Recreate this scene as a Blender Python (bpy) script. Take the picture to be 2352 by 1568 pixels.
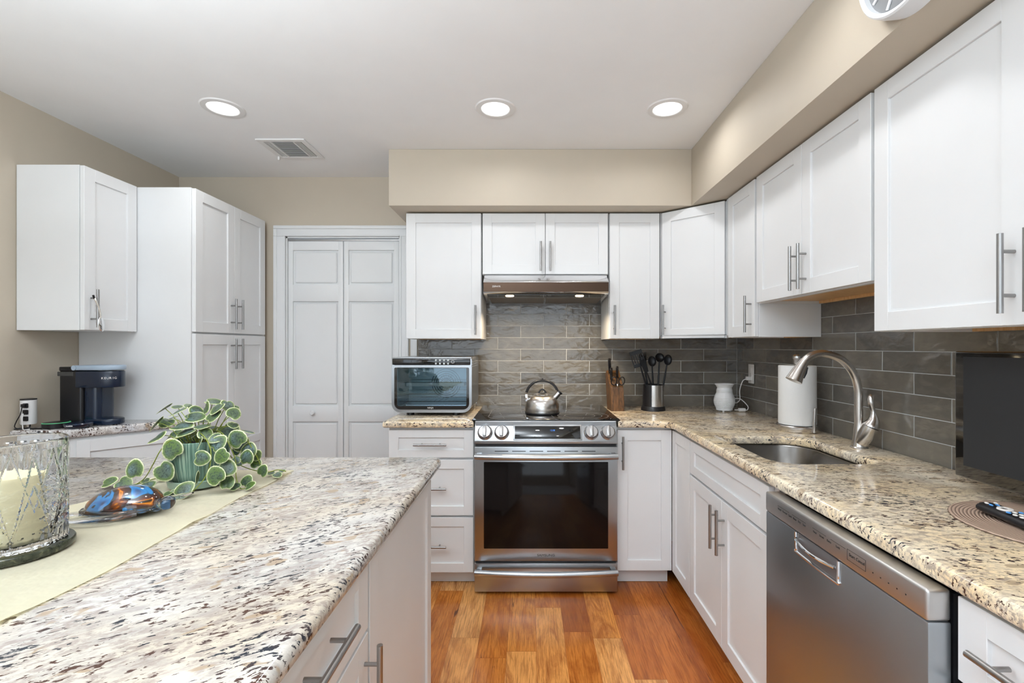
import bpy, bmesh, math, random
from math import sin, cos, pi, radians as R, sqrt
from mathutils import Vector, Matrix, noise as mnoise

for o in list(bpy.data.objects): bpy.data.objects.remove(o)
S = bpy.context.scene
COL = S.collection
rng = random.Random(7)

# ------------------------------------------------------------------ camera
cam_d = bpy.data.cameras.new('camera')
cam = bpy.data.objects.new('camera', cam_d); COL.objects.link(cam)
cam.location = (0, 0, 1.317); cam.rotation_euler = (R(90), 0, 0)
cam_d.sensor_width = 36; cam_d.lens = 1090/2352*36
cam_d.shift_x = -40/2352; cam_d.shift_y = 11/2352
cam_d.clip_start = .02
S.camera = cam

# ------------------------------------------------------------------ view, world, daylight
S.view_settings.view_transform = 'Standard'; S.view_settings.look = 'None'
S.view_settings.gamma = 1; S.view_settings.use_curve_mapping = False
S.view_settings.exposure = -0.09
W = bpy.data.worlds.new('world'); S.world = W; W.use_nodes = True
W.node_tree.nodes['Background'].inputs[0].default_value = (.75, .87, 1, 1)
W.node_tree.nodes['Background'].inputs[1].default_value = 1.0

def area(name, loc, direction, sx, sy, power, color=(1,1,1), shape='RECTANGLE', spread=180):
    l = bpy.data.lights.new(name, 'AREA'); l.shape = shape; l.size = sx; l.size_y = sy
    l.energy = power; l.color = color; l.spread = R(spread)
    o = bpy.data.objects.new(name, l); COL.objects.link(o); o.location = loc
    o.rotation_euler = Vector(direction).to_track_quat('-Z', 'Y').to_euler()
    return o
area('daylight_rear_window', (-.45, -2.66, 1.45), (0, 1, .30), 3.0, 1.7, 31, (.84, .93, 1))
area('daylight_left_window', (-2.27, -1.0, 1.5), (1, .1, .15), 1.9, 1.3, 11, (.78, .89, 1))
area('added_uplight', (-.45, -.85, 1.95), (0, .10, 1), .42, .42, 76, (.86, .935, 1), 'DISK')  # added uplight with no known source, brightens the ceiling
area('added_uplight', (-1.10, .35, 1.95), (0, .15, 1), .42, .42, 40, (.86, .935, 1), 'DISK')  # second added uplight, for the ceiling and the left side

CEIL = 2.457
LAMPS = [(-1.466, 2.27), (-.163, 2.275), (.661, 2.275), (-1.466, .95), (-.163, .95), (.60, 1.32),
         (-1.466, -.9), (-.163, -.9), (.8, -.9)]
for i, (x, y) in enumerate(LAMPS):
    area('recessed_lamp_glow', (x, y, CEIL-.012), (0, 0, -1), .13, .13, 2.9, (.97, .98, 1), 'DISK', 165)

# ------------------------------------------------------------------ materials
def lin(c):
    c /= 255
    return c/12.92 if c <= .04045 else ((c+.055)/1.055)**2.4
def rgb(r, g, b): return (lin(r), lin(g), lin(b), 1)

class NT:
    def __init__(s, name):
        s.m = bpy.data.materials.new(name); s.m.use_nodes = True
        s.t = s.m.node_tree; s.b = s.t.nodes['Principled BSDF']; s.out = s.t.nodes['Material Output']
    def n(s, kind, **kw):
        nd = s.t.nodes.new('ShaderNode'+kind)
        for k, v in kw.items():
            if k in nd.inputs.keys(): nd.inputs[k].default_value = v
            else: setattr(nd, k, v)
        return nd
    def l(s, a, b): s.t.links.new(a, b)
    def coord(s, scale=(1,1,1), rot=(0,0,0), loc=(0,0,0)):
        c = s.n('TexCoord'); mp = s.n('Mapping'); s.l(c.outputs['Object'], mp.inputs['Vector'])
        mp.inputs['Rotation'].default_value = rot
        m2 = s.n('Mapping'); s.l(mp.outputs['Vector'], m2.inputs['Vector'])
        m2.inputs['Scale'].default_value = scale; m2.inputs['Location'].default_value = loc
        return m2.outputs['Vector']
    def noise(s, vec, scale, detail=4, rough=.5, dist=0):
        n = s.n('TexNoise'); n.inputs['Scale'].default_value = scale; n.inputs['Detail'].default_value = detail
        n.inputs['Roughness'].default_value = rough; n.inputs['Distortion'].default_value = dist
        if vec: s.l(vec, n.inputs['Vector'])
        return n.outputs['Fac']
    def ramp(s, fac, stops, interp='LINEAR'):
        r = s.n('ValToRGB'); r.color_ramp.interpolation = interp
        e = r.color_ramp.elements
        while len(e) < len(stops): e.new(.5)
        for i, (p, c) in enumerate(stops):
            e[i].position = p; e[i].color = c if len(c) == 4 else (*c, 1)
        s.l(fac, r.inputs['Fac']); return r.outputs['Color']
    def mix(s, fac, a, b, mode='MIX'):
        m = s.n('Mix', data_type='RGBA', blend_type=mode)
        for sock, v in ((m.inputs[0], fac), (m.inputs[6], a), (m.inputs[7], b)):
            if hasattr(v, 'is_output') or isinstance(v, bpy.types.NodeSocket): s.l(v, sock)
            else: sock.default_value = v
        return m.outputs[2]
    def math(s, op, a, b=0.0):
        m = s.n('Math', operation=op)
        for sock, v in ((m.inputs[0], a), (m.inputs[1], b)):
            if isinstance(v, bpy.types.NodeSocket): s.l(v, sock)
            else: sock.default_value = v
        return m.outputs[0]
    def bump(s, h, strength, dist=.01):
        b = s.n('Bump'); b.inputs['Strength'].default_value = strength; b.inputs['Distance'].default_value = dist
        s.l(h, b.inputs['Height']); s.l(b.outputs['Normal'], s.b.inputs['Normal'])

def simple(name, col, rough=.5, metal=0, coat=0, bump=None, spec=.5, emit=None, trans=0, ior=1.45, var=.04, alpha=1):
    s = NT(name); b = s.b
    b.inputs['Roughness'].default_value = rough; b.inputs['Metallic'].default_value = metal
    b.inputs['Coat Weight'].default_value = coat; b.inputs['Coat Roughness'].default_value = .05
    b.inputs['Specular IOR Level'].default_value = spec
    b.inputs['Transmission Weight'].default_value = trans; b.inputs['IOR'].default_value = ior
    b.inputs['Alpha'].default_value = alpha
    v = s.coord()
    if var and not trans:
        f = s.noise(v, 6, 3)
        lo = tuple(c*(1-var) for c in col[:3]); hi = tuple(min(1, c*(1+var)) for c in col[:3])
        s.l(s.ramp(f, [(.3, lo), (.7, hi)]), b.inputs['Base Color'])
    else: b.inputs['Base Color'].default_value = col
    if bump: s.bump(s.noise(v, bump[0], 3), bump[1], bump[2] if len(bump) > 2 else .002)
    if emit:
        b.inputs['Emission Color'].default_value = emit[0]; b.inputs['Emission Strength'].default_value = emit[1]
    return s.m

def steel(name, col, rough=.28, scale=(1, 1, 400), strength=.05, vary=.2):
    s = NT(name); b = s.b
    b.inputs['Metallic'].default_value = 1; b.inputs['Base Color'].default_value = col
    v = s.coord(scale)
    f = s.noise(v, 3, 4, .6)
    r = s.n('MapRange'); s.l(f, r.inputs['Value']); r.inputs['To Min'].default_value = rough*(1-vary); r.inputs['To Max'].default_value = rough*(1+vary)
    s.l(r.outputs[0], b.inputs['Roughness'])
    b.inputs['Anisotropic'].default_value = .5
    s.bump(f, strength, .001)
    return s.m

def granite(name, cream, pale, warm=0.0, grey=(.40,.36,.34), rot=.30, cloud=.60, thr=0.0):
    s = NT(name); b = s.b
    v = s.coord((1, 2.3, 1.7), (0, 0, rot))
    v0 = s.coord((1, 1.5, 1.2), (0, 0, rot))
    big = s.noise(v0, 3.2, 3, .55, .4)
    base = s.mix(s.ramp(big, [(.38, (0,0,0)), (.62, (1,1,1))]), (*cream, 1), (*pale, 1))
    # soft grey-mauve clouds
    cl = s.ramp(s.noise(v, 9, 6, .65, .6), [(.47, (0,0,0)), (.66, (1,1,1))])
    base = s.mix(s.math('MULTIPLY', cl, cloud), base, (*grey, 1))
    fine = s.ramp(s.noise(v, 38, 5, .7, .5), [(.47, (0,0,0)), (.57, (1,1,1))])
    clus0 = s.ramp(s.noise(v0, 5.5, 3, .5), [(.34, (0,0,0)), (.56, (1,1,1))])
    base = s.mix(s.math('MULTIPLY', s.math('MULTIPLY', fine, clus0), .72), base, (.27, .215, .19, 1))
    salt = s.ramp(s.noise(v, 75, 4, .7, .3), [(.50, (0,0,0)), (.60, (1,1,1))])
    base = s.mix(s.math('MULTIPLY', salt, .34), base, (.30, .26, .24, 1))
    # tan / brown patches
    tn = s.ramp(s.noise(s.coord((1, 1.7, 1), (0, 0, rot), (3, 1, 2)), 14, 3, .45, .5), [(.635, (0,0,0)), (.665, (1,1,1))])
    base = s.mix(s.math('MULTIPLY', tn, .75), base, (.36, .26, .165, 1))
    # dark crystals in clusters
    clus = s.ramp(s.noise(s.coord((1, 1.4, 1), (0, 0, rot), (7, 3, 1)), 6.5, 4, .6), [(.40, (0,0,0)), (.62, (1,1,1))])
    sp = s.noise(v, 62, 3, .6, .4)
    th = s.math('ADD', sp, s.math('MULTIPLY', clus, .115))
    dark = s.ramp(th, [(.640+thr, (0,0,0)), (.672+thr, (1,1,1))])
    dc = s.ramp(s.noise(v0, 8, 2), [(.42, (.025,.03,.04)), (.56, (.075,.04,.03))])
    base = s.mix(dark, base, dc)
    s.l(base, b.inputs['Base Color'])
    b.inputs['Roughness'].default_value = .10; b.inputs['Specular IOR Level'].default_value = .55
    s.bump(s.noise(v0, 5, 2), .02, .004)
    return s.m

def attr(s, name):
    a = s.n('Attribute'); a.attribute_name = name; return a

def tile_mat():
    s = NT('glazed_tile'); b = s.b
    at = attr(s, 'rnd')
    c = s.n('TexCoord'); add = s.n('VectorMath', operation='ADD'); s.l(c.outputs['Object'], add.inputs[0])
    cx = s.n('CombineXYZ'); s.l(s.math('MULTIPLY', at.outputs['Fac'], 37.0), cx.inputs[0]); s.l(s.math('MULTIPLY', at.outputs['Fac'], 11.0), cx.inputs[1])
    s.l(cx.outputs[0], add.inputs[1])
    mp = s.n('Mapping'); s.l(add.outputs[0], mp.inputs['Vector']); mp.inputs['Scale'].default_value = (1, 1, 1.8)
    v = mp.outputs[0]
    col = s.ramp(at.outputs['Fac'], [(0, rgb(90, 87, 82)), (.5, rgb(104, 100, 93)), (1, rgb(118, 113, 103))])
    streak = s.noise(v, 11, 3, .6, .8)
    col = s.mix(s.math('MULTIPLY', s.ramp(streak, [(.45, (0,0,0)), (.7, (1,1,1))]), .35), col, rgb(140, 132, 118))
    s.l(col, b.inputs['Base Color'])
    b.inputs['Roughness'].default_value = .11; b.inputs['Specular IOR Level'].default_value = .65
    b.inputs['Coat Weight'].default_value = .12; b.inputs['Coat Roughness'].default_value = .04
    h = s.math('ADD', s.noise(v, 13, 2, .5, .6), s.math('MULTIPLY', s.noise(v, 45, 2, .5), .12))
    s.bump(h, .34, .009)
    return s.m

def floor_mat():
    s = NT('hardwood_planks'); b = s.b
    at = attr(s, 'rnd')
    c = s.n('TexCoord'); add = s.n('VectorMath', operation='ADD'); s.l(c.outputs['Object'], add.inputs[0])
    cx = s.n('CombineXYZ'); s.l(s.math('MULTIPLY', at.outputs['Fac'], 53.0), cx.inputs[0]); s.l(s.math('MULTIPLY', at.outputs['Fac'], 29.0), cx.inputs[1])
    s.l(cx.outputs[0], add.inputs[1])
    def mp(sc):
        m = s.n('Mapping'); s.l(add.outputs[0], m.inputs['Vector']); m.inputs['Scale'].default_value = sc; return m.outputs[0]
    tone = s.ramp(at.outputs['Fac'], [(0, rgb(160, 88, 32)), (.3, rgb(196, 114, 44)), (.6, rgb(222, 144, 64)), (1, rgb(240, 178, 108))])
    swirl = s.noise(mp((1, .22, 1)), 8, 5, .65, 2.6)
    col = s.mix(s.ramp(swirl, [(.38, (.55,.55,.55)), (.55, (0,0,0))]), tone, rgb(142, 66, 20))
    grain = s.noise(mp((1, .045, 1)), 160, 4, .7, .2)
    col = s.mix(s.ramp(grain, [(.38, (.5,.5,.5)), (.56, (0,0,0))]), col, rgb(112, 54, 18))
    mineral = s.noise(mp((1, .07, 1)), 22, 5, .62, 1.2)
    col = s.mix(s.ramp(mineral, [(.66, (0,0,0)), (.70, (.8,.8,.8))]), col, rgb(58, 26, 12))
    s.l(col, b.inputs['Base Color'])
    b.inputs['Roughness'].default_value = .24; b.inputs['Specular IOR Level'].default_value = .45
    s.bump(s.math('ADD', s.noise(mp((1, .05, 1)), 120, 3), s.math('MULTIPLY', swirl, .6)), .12, .002)
    return s.m

def wood_mat(name, a, bcol, scale=(1, 1, 12), rough=.45):
    s = NT(name)
    g = s.noise(s.coord(scale), 14, 4, .6, .5)
    s.l(s.ramp(g, [(.35, a), (.65, bcol)]), s.b.inputs['Base Color']); s.b.inputs['Roughness'].default_value = rough
    return s.m

def leaf_mat():
    s = NT('variegated_leaf'); b = s.b
    at = attr(s, 'rad')
    v = s.coord()
    n = s.noise(v, 160, 3, .6)
    rad = s.math('ADD', at.outputs['Fac'], s.math('MULTIPLY', s.math('SUBTRACT', n, .5), .22))
    hue = s.ramp(s.noise(v, 14, 2), [(.38, rgb(92, 114, 114)), (.50, rgb(70, 86, 70)), (.64, rgb(76, 100, 36))])  # bluish grey stop paints sky reflection into the leaf colour
    veins = s.ramp(s.noise(s.coord((1, 1, 1)), 230, 2, .5), [(.50, (0,0,0)), (.58, (1,1,1))])
    inner = s.mix(s.math('MULTIPLY', veins, .8), hue, rgb(38, 54, 44))
    ring = s.ramp(rad, [(.62, (0,0,0)), (.80, (1,1,1))])
    c1 = s.mix(ring, inner, rgb(84, 106, 50))
    edge = s.ramp(rad, [(.86, (0,0,0)), (.97, (1,1,1))])
    s.l(s.mix(edge, c1, rgb(218, 222, 178)), b.inputs['Base Color'])
    b.inputs['Roughness'].default_value = .38
    return s.m

def glaze_mat():
    s = NT('striped_green_glaze'); b = s.b
    c = s.n('TexCoord'); sp = s.n('SeparateXYZ'); s.l(c.outputs['Object'], sp.inputs[0])
    ang = s.math('ARCTAN2', sp.outputs[1], sp.outputs[0])
    cb = s.n('CombineXYZ'); s.l(s.math('MULTIPLY', ang, 24.0), cb.inputs[0]); s.l(s.math('MULTIPLY', sp.outputs[2], 3.0), cb.inputs[2])
    f = s.noise(cb.outputs[0], 1.6, 3, .7)
    s.l(s.ramp(f, [(.36, rgb(62, 92, 84)), (.5, rgb(98, 130, 114)), (.62, rgb(166, 188, 166))]), b.inputs['Base Color'])
    b.inputs['Roughness'].default_value = .15
    s.bump(f, .3, .002)
    return s.m

def swirl_mat():
    s = NT('swirled_art_glass'); b = s.b
    v = s.coord((1, 1.6, 1.6), (.3, .2, .5))
    f = s.noise(v, 8, 2, .5, 1.6)
    s.l(s.ramp(f, [(.26, rgb(16, 24, 40)), (.32, rgb(14, 90, 150)), (.40, rgb(24, 116, 176)), (.43, rgb(16, 10, 12)), (.50, rgb(58, 24, 10)), (.57, rgb(110, 52, 16)), (.60, rgb(210, 126, 28)), (.64, rgb(34, 16, 10))]), b.inputs['Base Color'])
    b.inputs['Roughness'].default_value = .08; b.inputs['Coat Weight'].default_value = 1; b.inputs['Coat Roughness'].default_value = .02
    return s.m

def mat_weave():
    s = NT('woven_placemat'); b = s.b
    c = s.n('TexCoord'); ln = s.n('VectorMath', operation='LENGTH'); s.l(c.outputs['Object'], ln.inputs[0])
    w = s.math('SINE', s.math('MULTIPLY', ln.outputs['Value'], 900.0))
    s.l(s.ramp(s.math('ADD', s.math('MULTIPLY', w, .5), .5), [(.1, rgb(120, 98, 84)), (.6, rgb(188, 162, 142))]), b.inputs['Base Color'])
    b.inputs['Roughness'].default_value = .7
    s.bump(w, .5, .002)
    return s.m

def black_stone():
    s = NT('dark_green_marble'); b = s.b
    f = s.noise(s.coord(), 45, 5, .7, 1)
    s.l(s.ramp(f, [(.35, rgb(22, 26, 22)), (.55, rgb(60, 64, 48)), (.7, rgb(120, 116, 84))]), b.inputs['Base Color'])
    b.inputs['Roughness'].default_value = .15
    return s.m

M = dict(
 white=simple('cabinet_white', (.785,.795,.80,1), .42, var=.01),
 trimw=simple('trim_white', (.79,.805,.81,1), .35, var=.01),
 ceil=simple('ceiling_white', (.90,.91,.92,1), .9, var=.01, bump=(80,.05)),
 wall=simple('greige_paint', (.56,.495,.40,1), .6, var=.015, bump=(140,.05)),
 maple=wood_mat('maple_underside', rgb(214,168,112), rgb(232,190,136), (8,1,1)),
 steelh=steel('brushed_steel', (.46,.48,.50,1), .30, (1,1,300), .006, .08),
 steelv=steel('brushed_steel_upright', (.58,.56,.54,1), .26, (300,300,1), .01, .1),
 dwsteel=steel('dishwasher_steel', (.42,.445,.47,1), .34, (1,1,260), .004, .08),
 dwpanel=simple('satin_steel_panel', (.60,.59,.58,1), .36, 1, var=.01),
 nickel=simple('brushed_nickel', (.62,.59,.56,1), .25, 1, var=.02),
 pull=simple('pull_steel', (.36,.355,.35,1), .30, 1, var=.02),
 chrome=simple('chrome', (.85,.85,.86,1), .08, 1, var=0),
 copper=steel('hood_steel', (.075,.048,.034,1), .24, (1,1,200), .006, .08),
 hoodtop=simple('hood_top_steel', (.75,.75,.76,1), .2, 1, var=0),
 blackglass=simple('black_glass', (.006,.006,.007,1), .04, coat=.5, var=0, spec=.6),
 ovenglass=simple('oven_glass', (.006,.005,.005,1), .08, var=0, spec=.28),
 black=simple('black_plastic', (.012,.012,.014,1), .32, var=0),
 nylon=simple('black_nylon', (.006,.007,.009,1), .36, var=0, spec=.35),
 navy=simple('navy_plastic', (.004,.013,.034,1), .25, coat=.3, var=0),
 greyp=simple('silver_plastic', (.36,.45,.55,1), .3, var=0),
 screen=simple('dark_screen', (.030,.030,.031,1), .6, var=0, spec=.2),
 piano=simple('gloss_black', (.010,.009,.008,1), .08, coat=1, var=0),
 grout=simple('grout', rgb(190,192,192), .8, var=.04),
 tile=tile_mat(), floor=floor_mat(),
 gran_i=granite('island_granite', (.58,.51,.41), (.60,.575,.53), grey=(.28,.255,.245), cloud=.66, rot=-.62, thr=.012),
 gran_r=granite('counter_granite', (.93,.74,.47), (.92,.82,.64), grey=(.42,.33,.25), rot=.16, cloud=.42),
 gran_l=granite('side_granite', (.74,.69,.62), (.74,.76,.80)),
 cloth=simple('cream_cloth', rgb(255,247,220), .85, var=.03, bump=(18,.5,.01)),
 candle=simple('candle_wax', rgb(240,228,184), .5, var=.02, spec=.3),
 glass=simple('clear_glass', (1,1,1,1), .0, trans=1, ior=1.46, var=0),
 crystal=simple('cut_crystal', (.97,.985,1,1), .0, trans=1, ior=1.5, var=0),
 marble=black_stone(), glaze=glaze_mat(),
 sage=simple('sage_ceramic', rgb(132,154,138), .2, var=.03, coat=.4),
 leaf=leaf_mat(), stem=simple('vine_stem', rgb(128,140,52), .5, var=.15),
 soil=simple('potting_soil', rgb(34,28,24), .95, var=.3),
 swirl=swirl_mat(), weave=mat_weave(),
 paper=simple('paper_towel', (.84,.84,.83,1), .95, var=.01, bump=(60,.4,.004)),
 ceramic=simple('white_ceramic', (.80,.82,.84,1), .3, var=.01, bump=(30,.2,.003)),
 plastic=simple('white_plastic', (.80,.80,.80,1), .35, var=.01),
 walnut=wood_mat('knife_block_wood', rgb(70,46,24), rgb(116,80,44), (6,6,1)),
 glow=simple('lamp_diffuser', (1,1,1,1), .5, var=0, emit=((1,.985,.96,1), 1.6)),
 hoodglow=simple('hood_lamp', (1,.9,.7,1), .5, var=0, emit=((1,.80,.5,1), 6)),
 bluelcd=simple('blue_digits', (.02,.08,.3,1), .5, var=0, emit=((.1,.35,1,1), .8)),
 greenled=simple('green_ring', (.05,.3,.12,1), .4, var=0, emit=((.15,.7,.35,1), .35)),
 ink=simple('dark_print', (.03,.03,.03,1), .5, var=0),
 inkw=simple('white_print', (.8,.8,.8,1), .5, var=0),
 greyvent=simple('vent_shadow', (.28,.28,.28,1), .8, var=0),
 filt=steel('hood_filter', (.30,.28,.26,1), .4, (300,1,1), .2),
 cavity=simple('oven_cavity_steel', (.62,.68,.70,1), .4, .3, var=.1),
 red=simple('red_mark', (.6,.03,.02,1), .5, var=0),
 buttonw=simple('remote_button_white', (.75,.72,.68,1), .5, var=0),
 buttonb=simple('remote_button_blue', (.08,.28,.62,1), .5, var=0),
)
def tinted():
    s = NT('tinted_door_glass'); t = s.t
    tr = s.n('BsdfTransparent'); tr.inputs[0].default_value = (.78, .86, .90, 1)
    gl = s.n('BsdfGlossy'); gl.inputs['Roughness'].default_value = .02; gl.inputs[0].default_value = (.8, .92, 1, 1)
    fr = s.n('Fresnel'); fr.inputs[0].default_value = 1.7
    mx = s.n('MixShader'); s.l(fr.outputs[0], mx.inputs[0]); s.l(tr.outputs[0], mx.inputs[1]); s.l(gl.outputs[0], mx.inputs[2])
    s.l(mx.outputs[0], s.out.inputs['Surface']); return s.m
M['tint'] = tinted()

# ------------------------------------------------------------------ mesh helpers
class MB:
    def __init__(s): s.bm = bmesh.new()
    def _add(s, other, mtx=None):
        me = bpy.data.meshes.new('tmp'); other.to_mesh(me); other.free()
        if mtx is not None: me.transform(mtx)
        s.bm.from_mesh(me); bpy.data.meshes.remove(me); return s
    def box(s, x0, x1, y0, y1, z0, z1, bev=0, seg=2, mtx=None):
        b = bmesh.new(); bmesh.ops.create_cube(b, size=1)
        for v in b.verts:
            v.co = Vector(((x0+x1)/2+v.co.x*(x1-x0), (y0+y1)/2+v.co.y*(y1-y0), (z0+z1)/2+v.co.z*(z1-z0)))
        if bev: bmesh.ops.bevel(b, geom=b.edges[:], offset=bev, segments=seg, profile=.5, affect='EDGES')
        return s._add(b, mtx)
    def prism(s, pts, z0, z1, mtx=None, bev=0, seg=2):
        b = bmesh.new()
        lo = [b.verts.new((x, y, z0)) for x, y in pts]; hi = [b.verts.new((x, y, z1)) for x, y in pts]
        b.faces.new(lo[::-1]); b.faces.new(hi); n = len(pts)
        for i in range(n): b.faces.new((lo[i], lo[(i+1) % n], hi[(i+1) % n], hi[i]))
        bmesh.ops.recalc_face_normals(b, faces=b.faces)
        if bev: bmesh.ops.bevel(b, geom=b.edges[:], offset=bev, segments=seg, profile=.5, affect='EDGES')
        return s._add(b, mtx)
    def lathe(s, prof, n=48, mtx=None, fn=None, close=False, ry=1.0):
        b = bmesh.new(); rings = []
        for j, (r, z) in enumerate(prof):
            if r < 1e-6 and fn is None: rings.append([b.verts.new((0, 0, z))]); continue
            ring = []
            for i in range(n):
                a = 2*pi*i/n; rr = fn(r, z, a, j) if fn else r
                ring.append(b.verts.new((rr*cos(a), rr*sin(a)*ry, z)))
            rings.append(ring)
        prs = list(zip(rings, rings[1:])) + ([(rings[-1], rings[0])] if close else [])
        for A, B in prs:
            for i in range(n):
                k = (i+1) % n
                if len(A) == 1 and len(B) == 1: continue
                if len(A) == 1: b.faces.new((A[0], B[k], B[i]))
                elif len(B) == 1: b.faces.new((A[i], A[k], B[0]))
                else: b.faces.new((A[i], A[k], B[k], B[i]))
        bmesh.ops.recalc_face_normals(b, faces=b.faces)
        return s._add(b, mtx)
    def cyl(s, p0, p1, r0, r1=None, n=20):
        return s.tube([p0, p1], [r0, r0 if r1 is None else r1], n)
    def tube(s, pts, rad, n=12, flat=1.0, up=None):
        pts = [Vector(p) for p in pts]
        if not isinstance(rad, (list, tuple)): rad = [rad]*len(pts)
        b = bmesh.new(); rings = []; prev = None
        for i, p in enumerate(pts):
            t = (pts[min(i+1, len(pts)-1)]-pts[max(i-1, 0)]).normalized()
            if prev is None:
                ref = Vector(up) if up else (Vector((0, 0, 1)) if abs(t.z) < .9 else Vector((1, 0, 0)))
                u = t.cross(ref).normalized()
            else:
                u = (prev-t*prev.dot(t)).normalized()
            w = t.cross(u); prev = u
            rings.append([b.verts.new(p+(u*cos(2*pi*k/n)+w*sin(2*pi*k/n)*flat)*rad[i]) for k in range(n)])
        for A, B in zip(rings, rings[1:]):
            for k in range(n): b.faces.new((A[k], A[(k+1) % n], B[(k+1) % n], B[k]))
        b.faces.new(rings[0][::-1]); b.faces.new(rings[-1])
        bmesh.ops.recalc_face_normals(b, faces=b.faces)
        return s._add(b)
    def ell(s, c, r, seg=24, rings=14, mtx=None):
        b = bmesh.new(); bmesh.ops.create_uvsphere(b, u_segments=seg, v_segments=rings, radius=1)
        m = Matrix.Translation(c) @ (mtx or Matrix()) @ Matrix.Diagonal((*r, 1))
        return s._add(b, m)
    def ring(s, cx, cz, r0, r1, y, t=.001, n=40, sx=1, sz=1, plane='xz'):
        """thin flat ring"""
        b = bmesh.new()
        def P(r, a, yy):
            return (cx+r*cos(a)*sx, yy, cz+r*sin(a)*sz) if plane == 'xz' else (cx+r*cos(a)*sx, cz+r*sin(a)*sz, yy)
        L = [[b.verts.new(P(r, 2*pi*i/n, yy)) for i in range(n)] for r, yy in ((r0, y), (r1, y), (r1, y+t), (r0, y+t))]
        for q in range(4):
            A, B = L[q], L[(q+1) % 4]
            for i in range(n): b.faces.new((A[i], A[(i+1) % n], B[(i+1) % n], B[i]))
        bmesh.ops.recalc_face_normals(b, faces=b.faces)
        return s._add(b)
    def mesh(s, name, smooth=35):
        me = bpy.data.meshes.new(name); s.bm.to_mesh(me); s.bm.free()
        fin(me, smooth); return me
def fin(me, smooth=35):
    if smooth:
        me.polygons.foreach_set('use_smooth', [True]*len(me.polygons))
        me.set_sharp_from_angle(angle=R(smooth))
    me.update()

def link(name, me, mat, parent=None, loc=(0,0,0), rot=(0,0,0)):
    o = bpy.data.objects.new(name, me); COL.objects.link(o)
    if mat is not None:
        me.materials.clear(); me.materials.append(M[mat] if isinstance(mat, str) else mat)
    o.location = loc; o.rotation_euler = rot
    if parent: o.parent = parent
    return o
def part(name, mb, mat, parent=None, loc=(0,0,0), rot=(0,0,0), smooth=35):
    return link(name, mb.mesh(name, smooth) if isinstance(mb, MB) else mb, mat, parent, loc, rot)
def tag(o, label=None, cat=None, group=None, kind=None):
    if label: o['label'] = label
    if cat: o['category'] = cat
    if group: o['group'] = group
    if kind: o['kind'] = kind
    return o
def thing(name, label, cat, loc=(0,0,0), rot=(0,0,0), group=None):
    o = bpy.data.objects.new(name, None); COL.objects.link(o); o.location = loc
    o.rotation_euler = rot if isinstance(rot, tuple) else (0, 0, rot); o.empty_display_size = .05
    return tag(o, label, cat, group)
def struct(name, mb, mat, parent=None, smooth=35):
    o = part(name, mb, mat, parent, smooth=smooth)
    if not parent: o['kind'] = 'structure'
    return o
def copy_tree(o, parent=None):
    c = o.copy(); COL.objects.link(c); c.parent = parent
    for ch in list(o.children): copy_tree(ch, c)
    return c
def catmull(pts, n=8):
    pts = [Vector(p) for p in pts]; out = []
    P = [pts[0]]+pts+[pts[-1]]
    for i in range(1, len(P)-2):
        for k in range(n):
            t = k/n; a, b, c, d = P[i-1], P[i], P[i+1], P[i+2]
            out.append(.5*((2*b)+(-a+c)*t+(2*a-5*b+4*c-d)*t*t+(-a+3*b-3*c+d)*t**3))
    out.append(pts[-1]); return out
def rrect(x0, x1, y0, y1, r, n=8, rs=None):
    """rounded rectangle outline ccw; rs = radii for (x1y0, x1y1, x0y1, x0y0)"""
    rs = rs or (r, r, r, r); out = []
    for (cx, cy, a0, q) in ((x1, y0, -90, 0), (x1, y1, 0, 1), (x0, y1, 90, 2), (x0, y0, 180, 3)):
        r = rs[q]; sx = -1 if cx == x1 else 1; sy = 1 if cy == y0 else -1
        if r <= 0: out.append((cx, cy)); continue
        for k in range(n+1):
            a = R(a0+90*k/n); out.append((cx+sx*r+r*cos(a), cy+sy*r+r*sin(a)))
    return out
def slab(name, outline, z0, z1, bev, holes=()):
    """stone slab with rounded arrises, with holes"""
    cu = bpy.data.curves.new(name, 'CURVE'); cu.dimensions = '2D'; cu.fill_mode = 'BOTH'
    for pts in [outline]+list(holes):
        sp = cu.splines.new('POLY'); sp.points.add(len(pts)-1); sp.use_cyclic_u = True
        for p, (x, y) in zip(sp.points, pts): p.co = (x, y, 0, 1)
    cu.extrude = (z1-z0)/2-bev; cu.bevel_depth = bev; cu.bevel_resolution = 3; cu.offset = -bev
    o = bpy.data.objects.new(name, cu); COL.objects.link(o)
    dg = bpy.context.evaluated_depsgraph_get()
    me = bpy.data.meshes.new_from_object(o.evaluated_get(dg)); bpy.data.objects.remove(o); bpy.data.curves.remove(cu)
    bm = bmesh.new(); bm.from_mesh(me); bmesh.ops.remove_doubles(bm, verts=bm.verts, dist=1e-5)
    bmesh.ops.recalc_face_normals(bm, faces=bm.faces); bm.to_mesh(me); bm.free()
    me.transform(Matrix.Translation((0, 0, (z0+z1)/2))); fin(me, 30); me.name = name
    return me
def text(name, body, size, mat, parent, loc, rot=(R(90), 0, 0), ext=.0004, sx=1.0, align='CENTER'):
    cu = bpy.data.curves.new(name, 'FONT'); cu.body = body; cu.size = size; cu.extrude = ext
    cu.align_x = align; cu.align_y = 'CENTER'
    o = bpy.data.objects.new(name, cu); COL.objects.link(o)
    dg = bpy.context.evaluated_depsgraph_get()
    me = bpy.data.meshes.new_from_object(o.evaluated_get(dg)); bpy.data.objects.remove(o); bpy.data.curves.remove(cu)
    me.transform(Matrix.Diagonal((sx, 1, 1, 1)))
    me.name = name
    return link(name, me, mat, parent, loc, rot)

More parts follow.
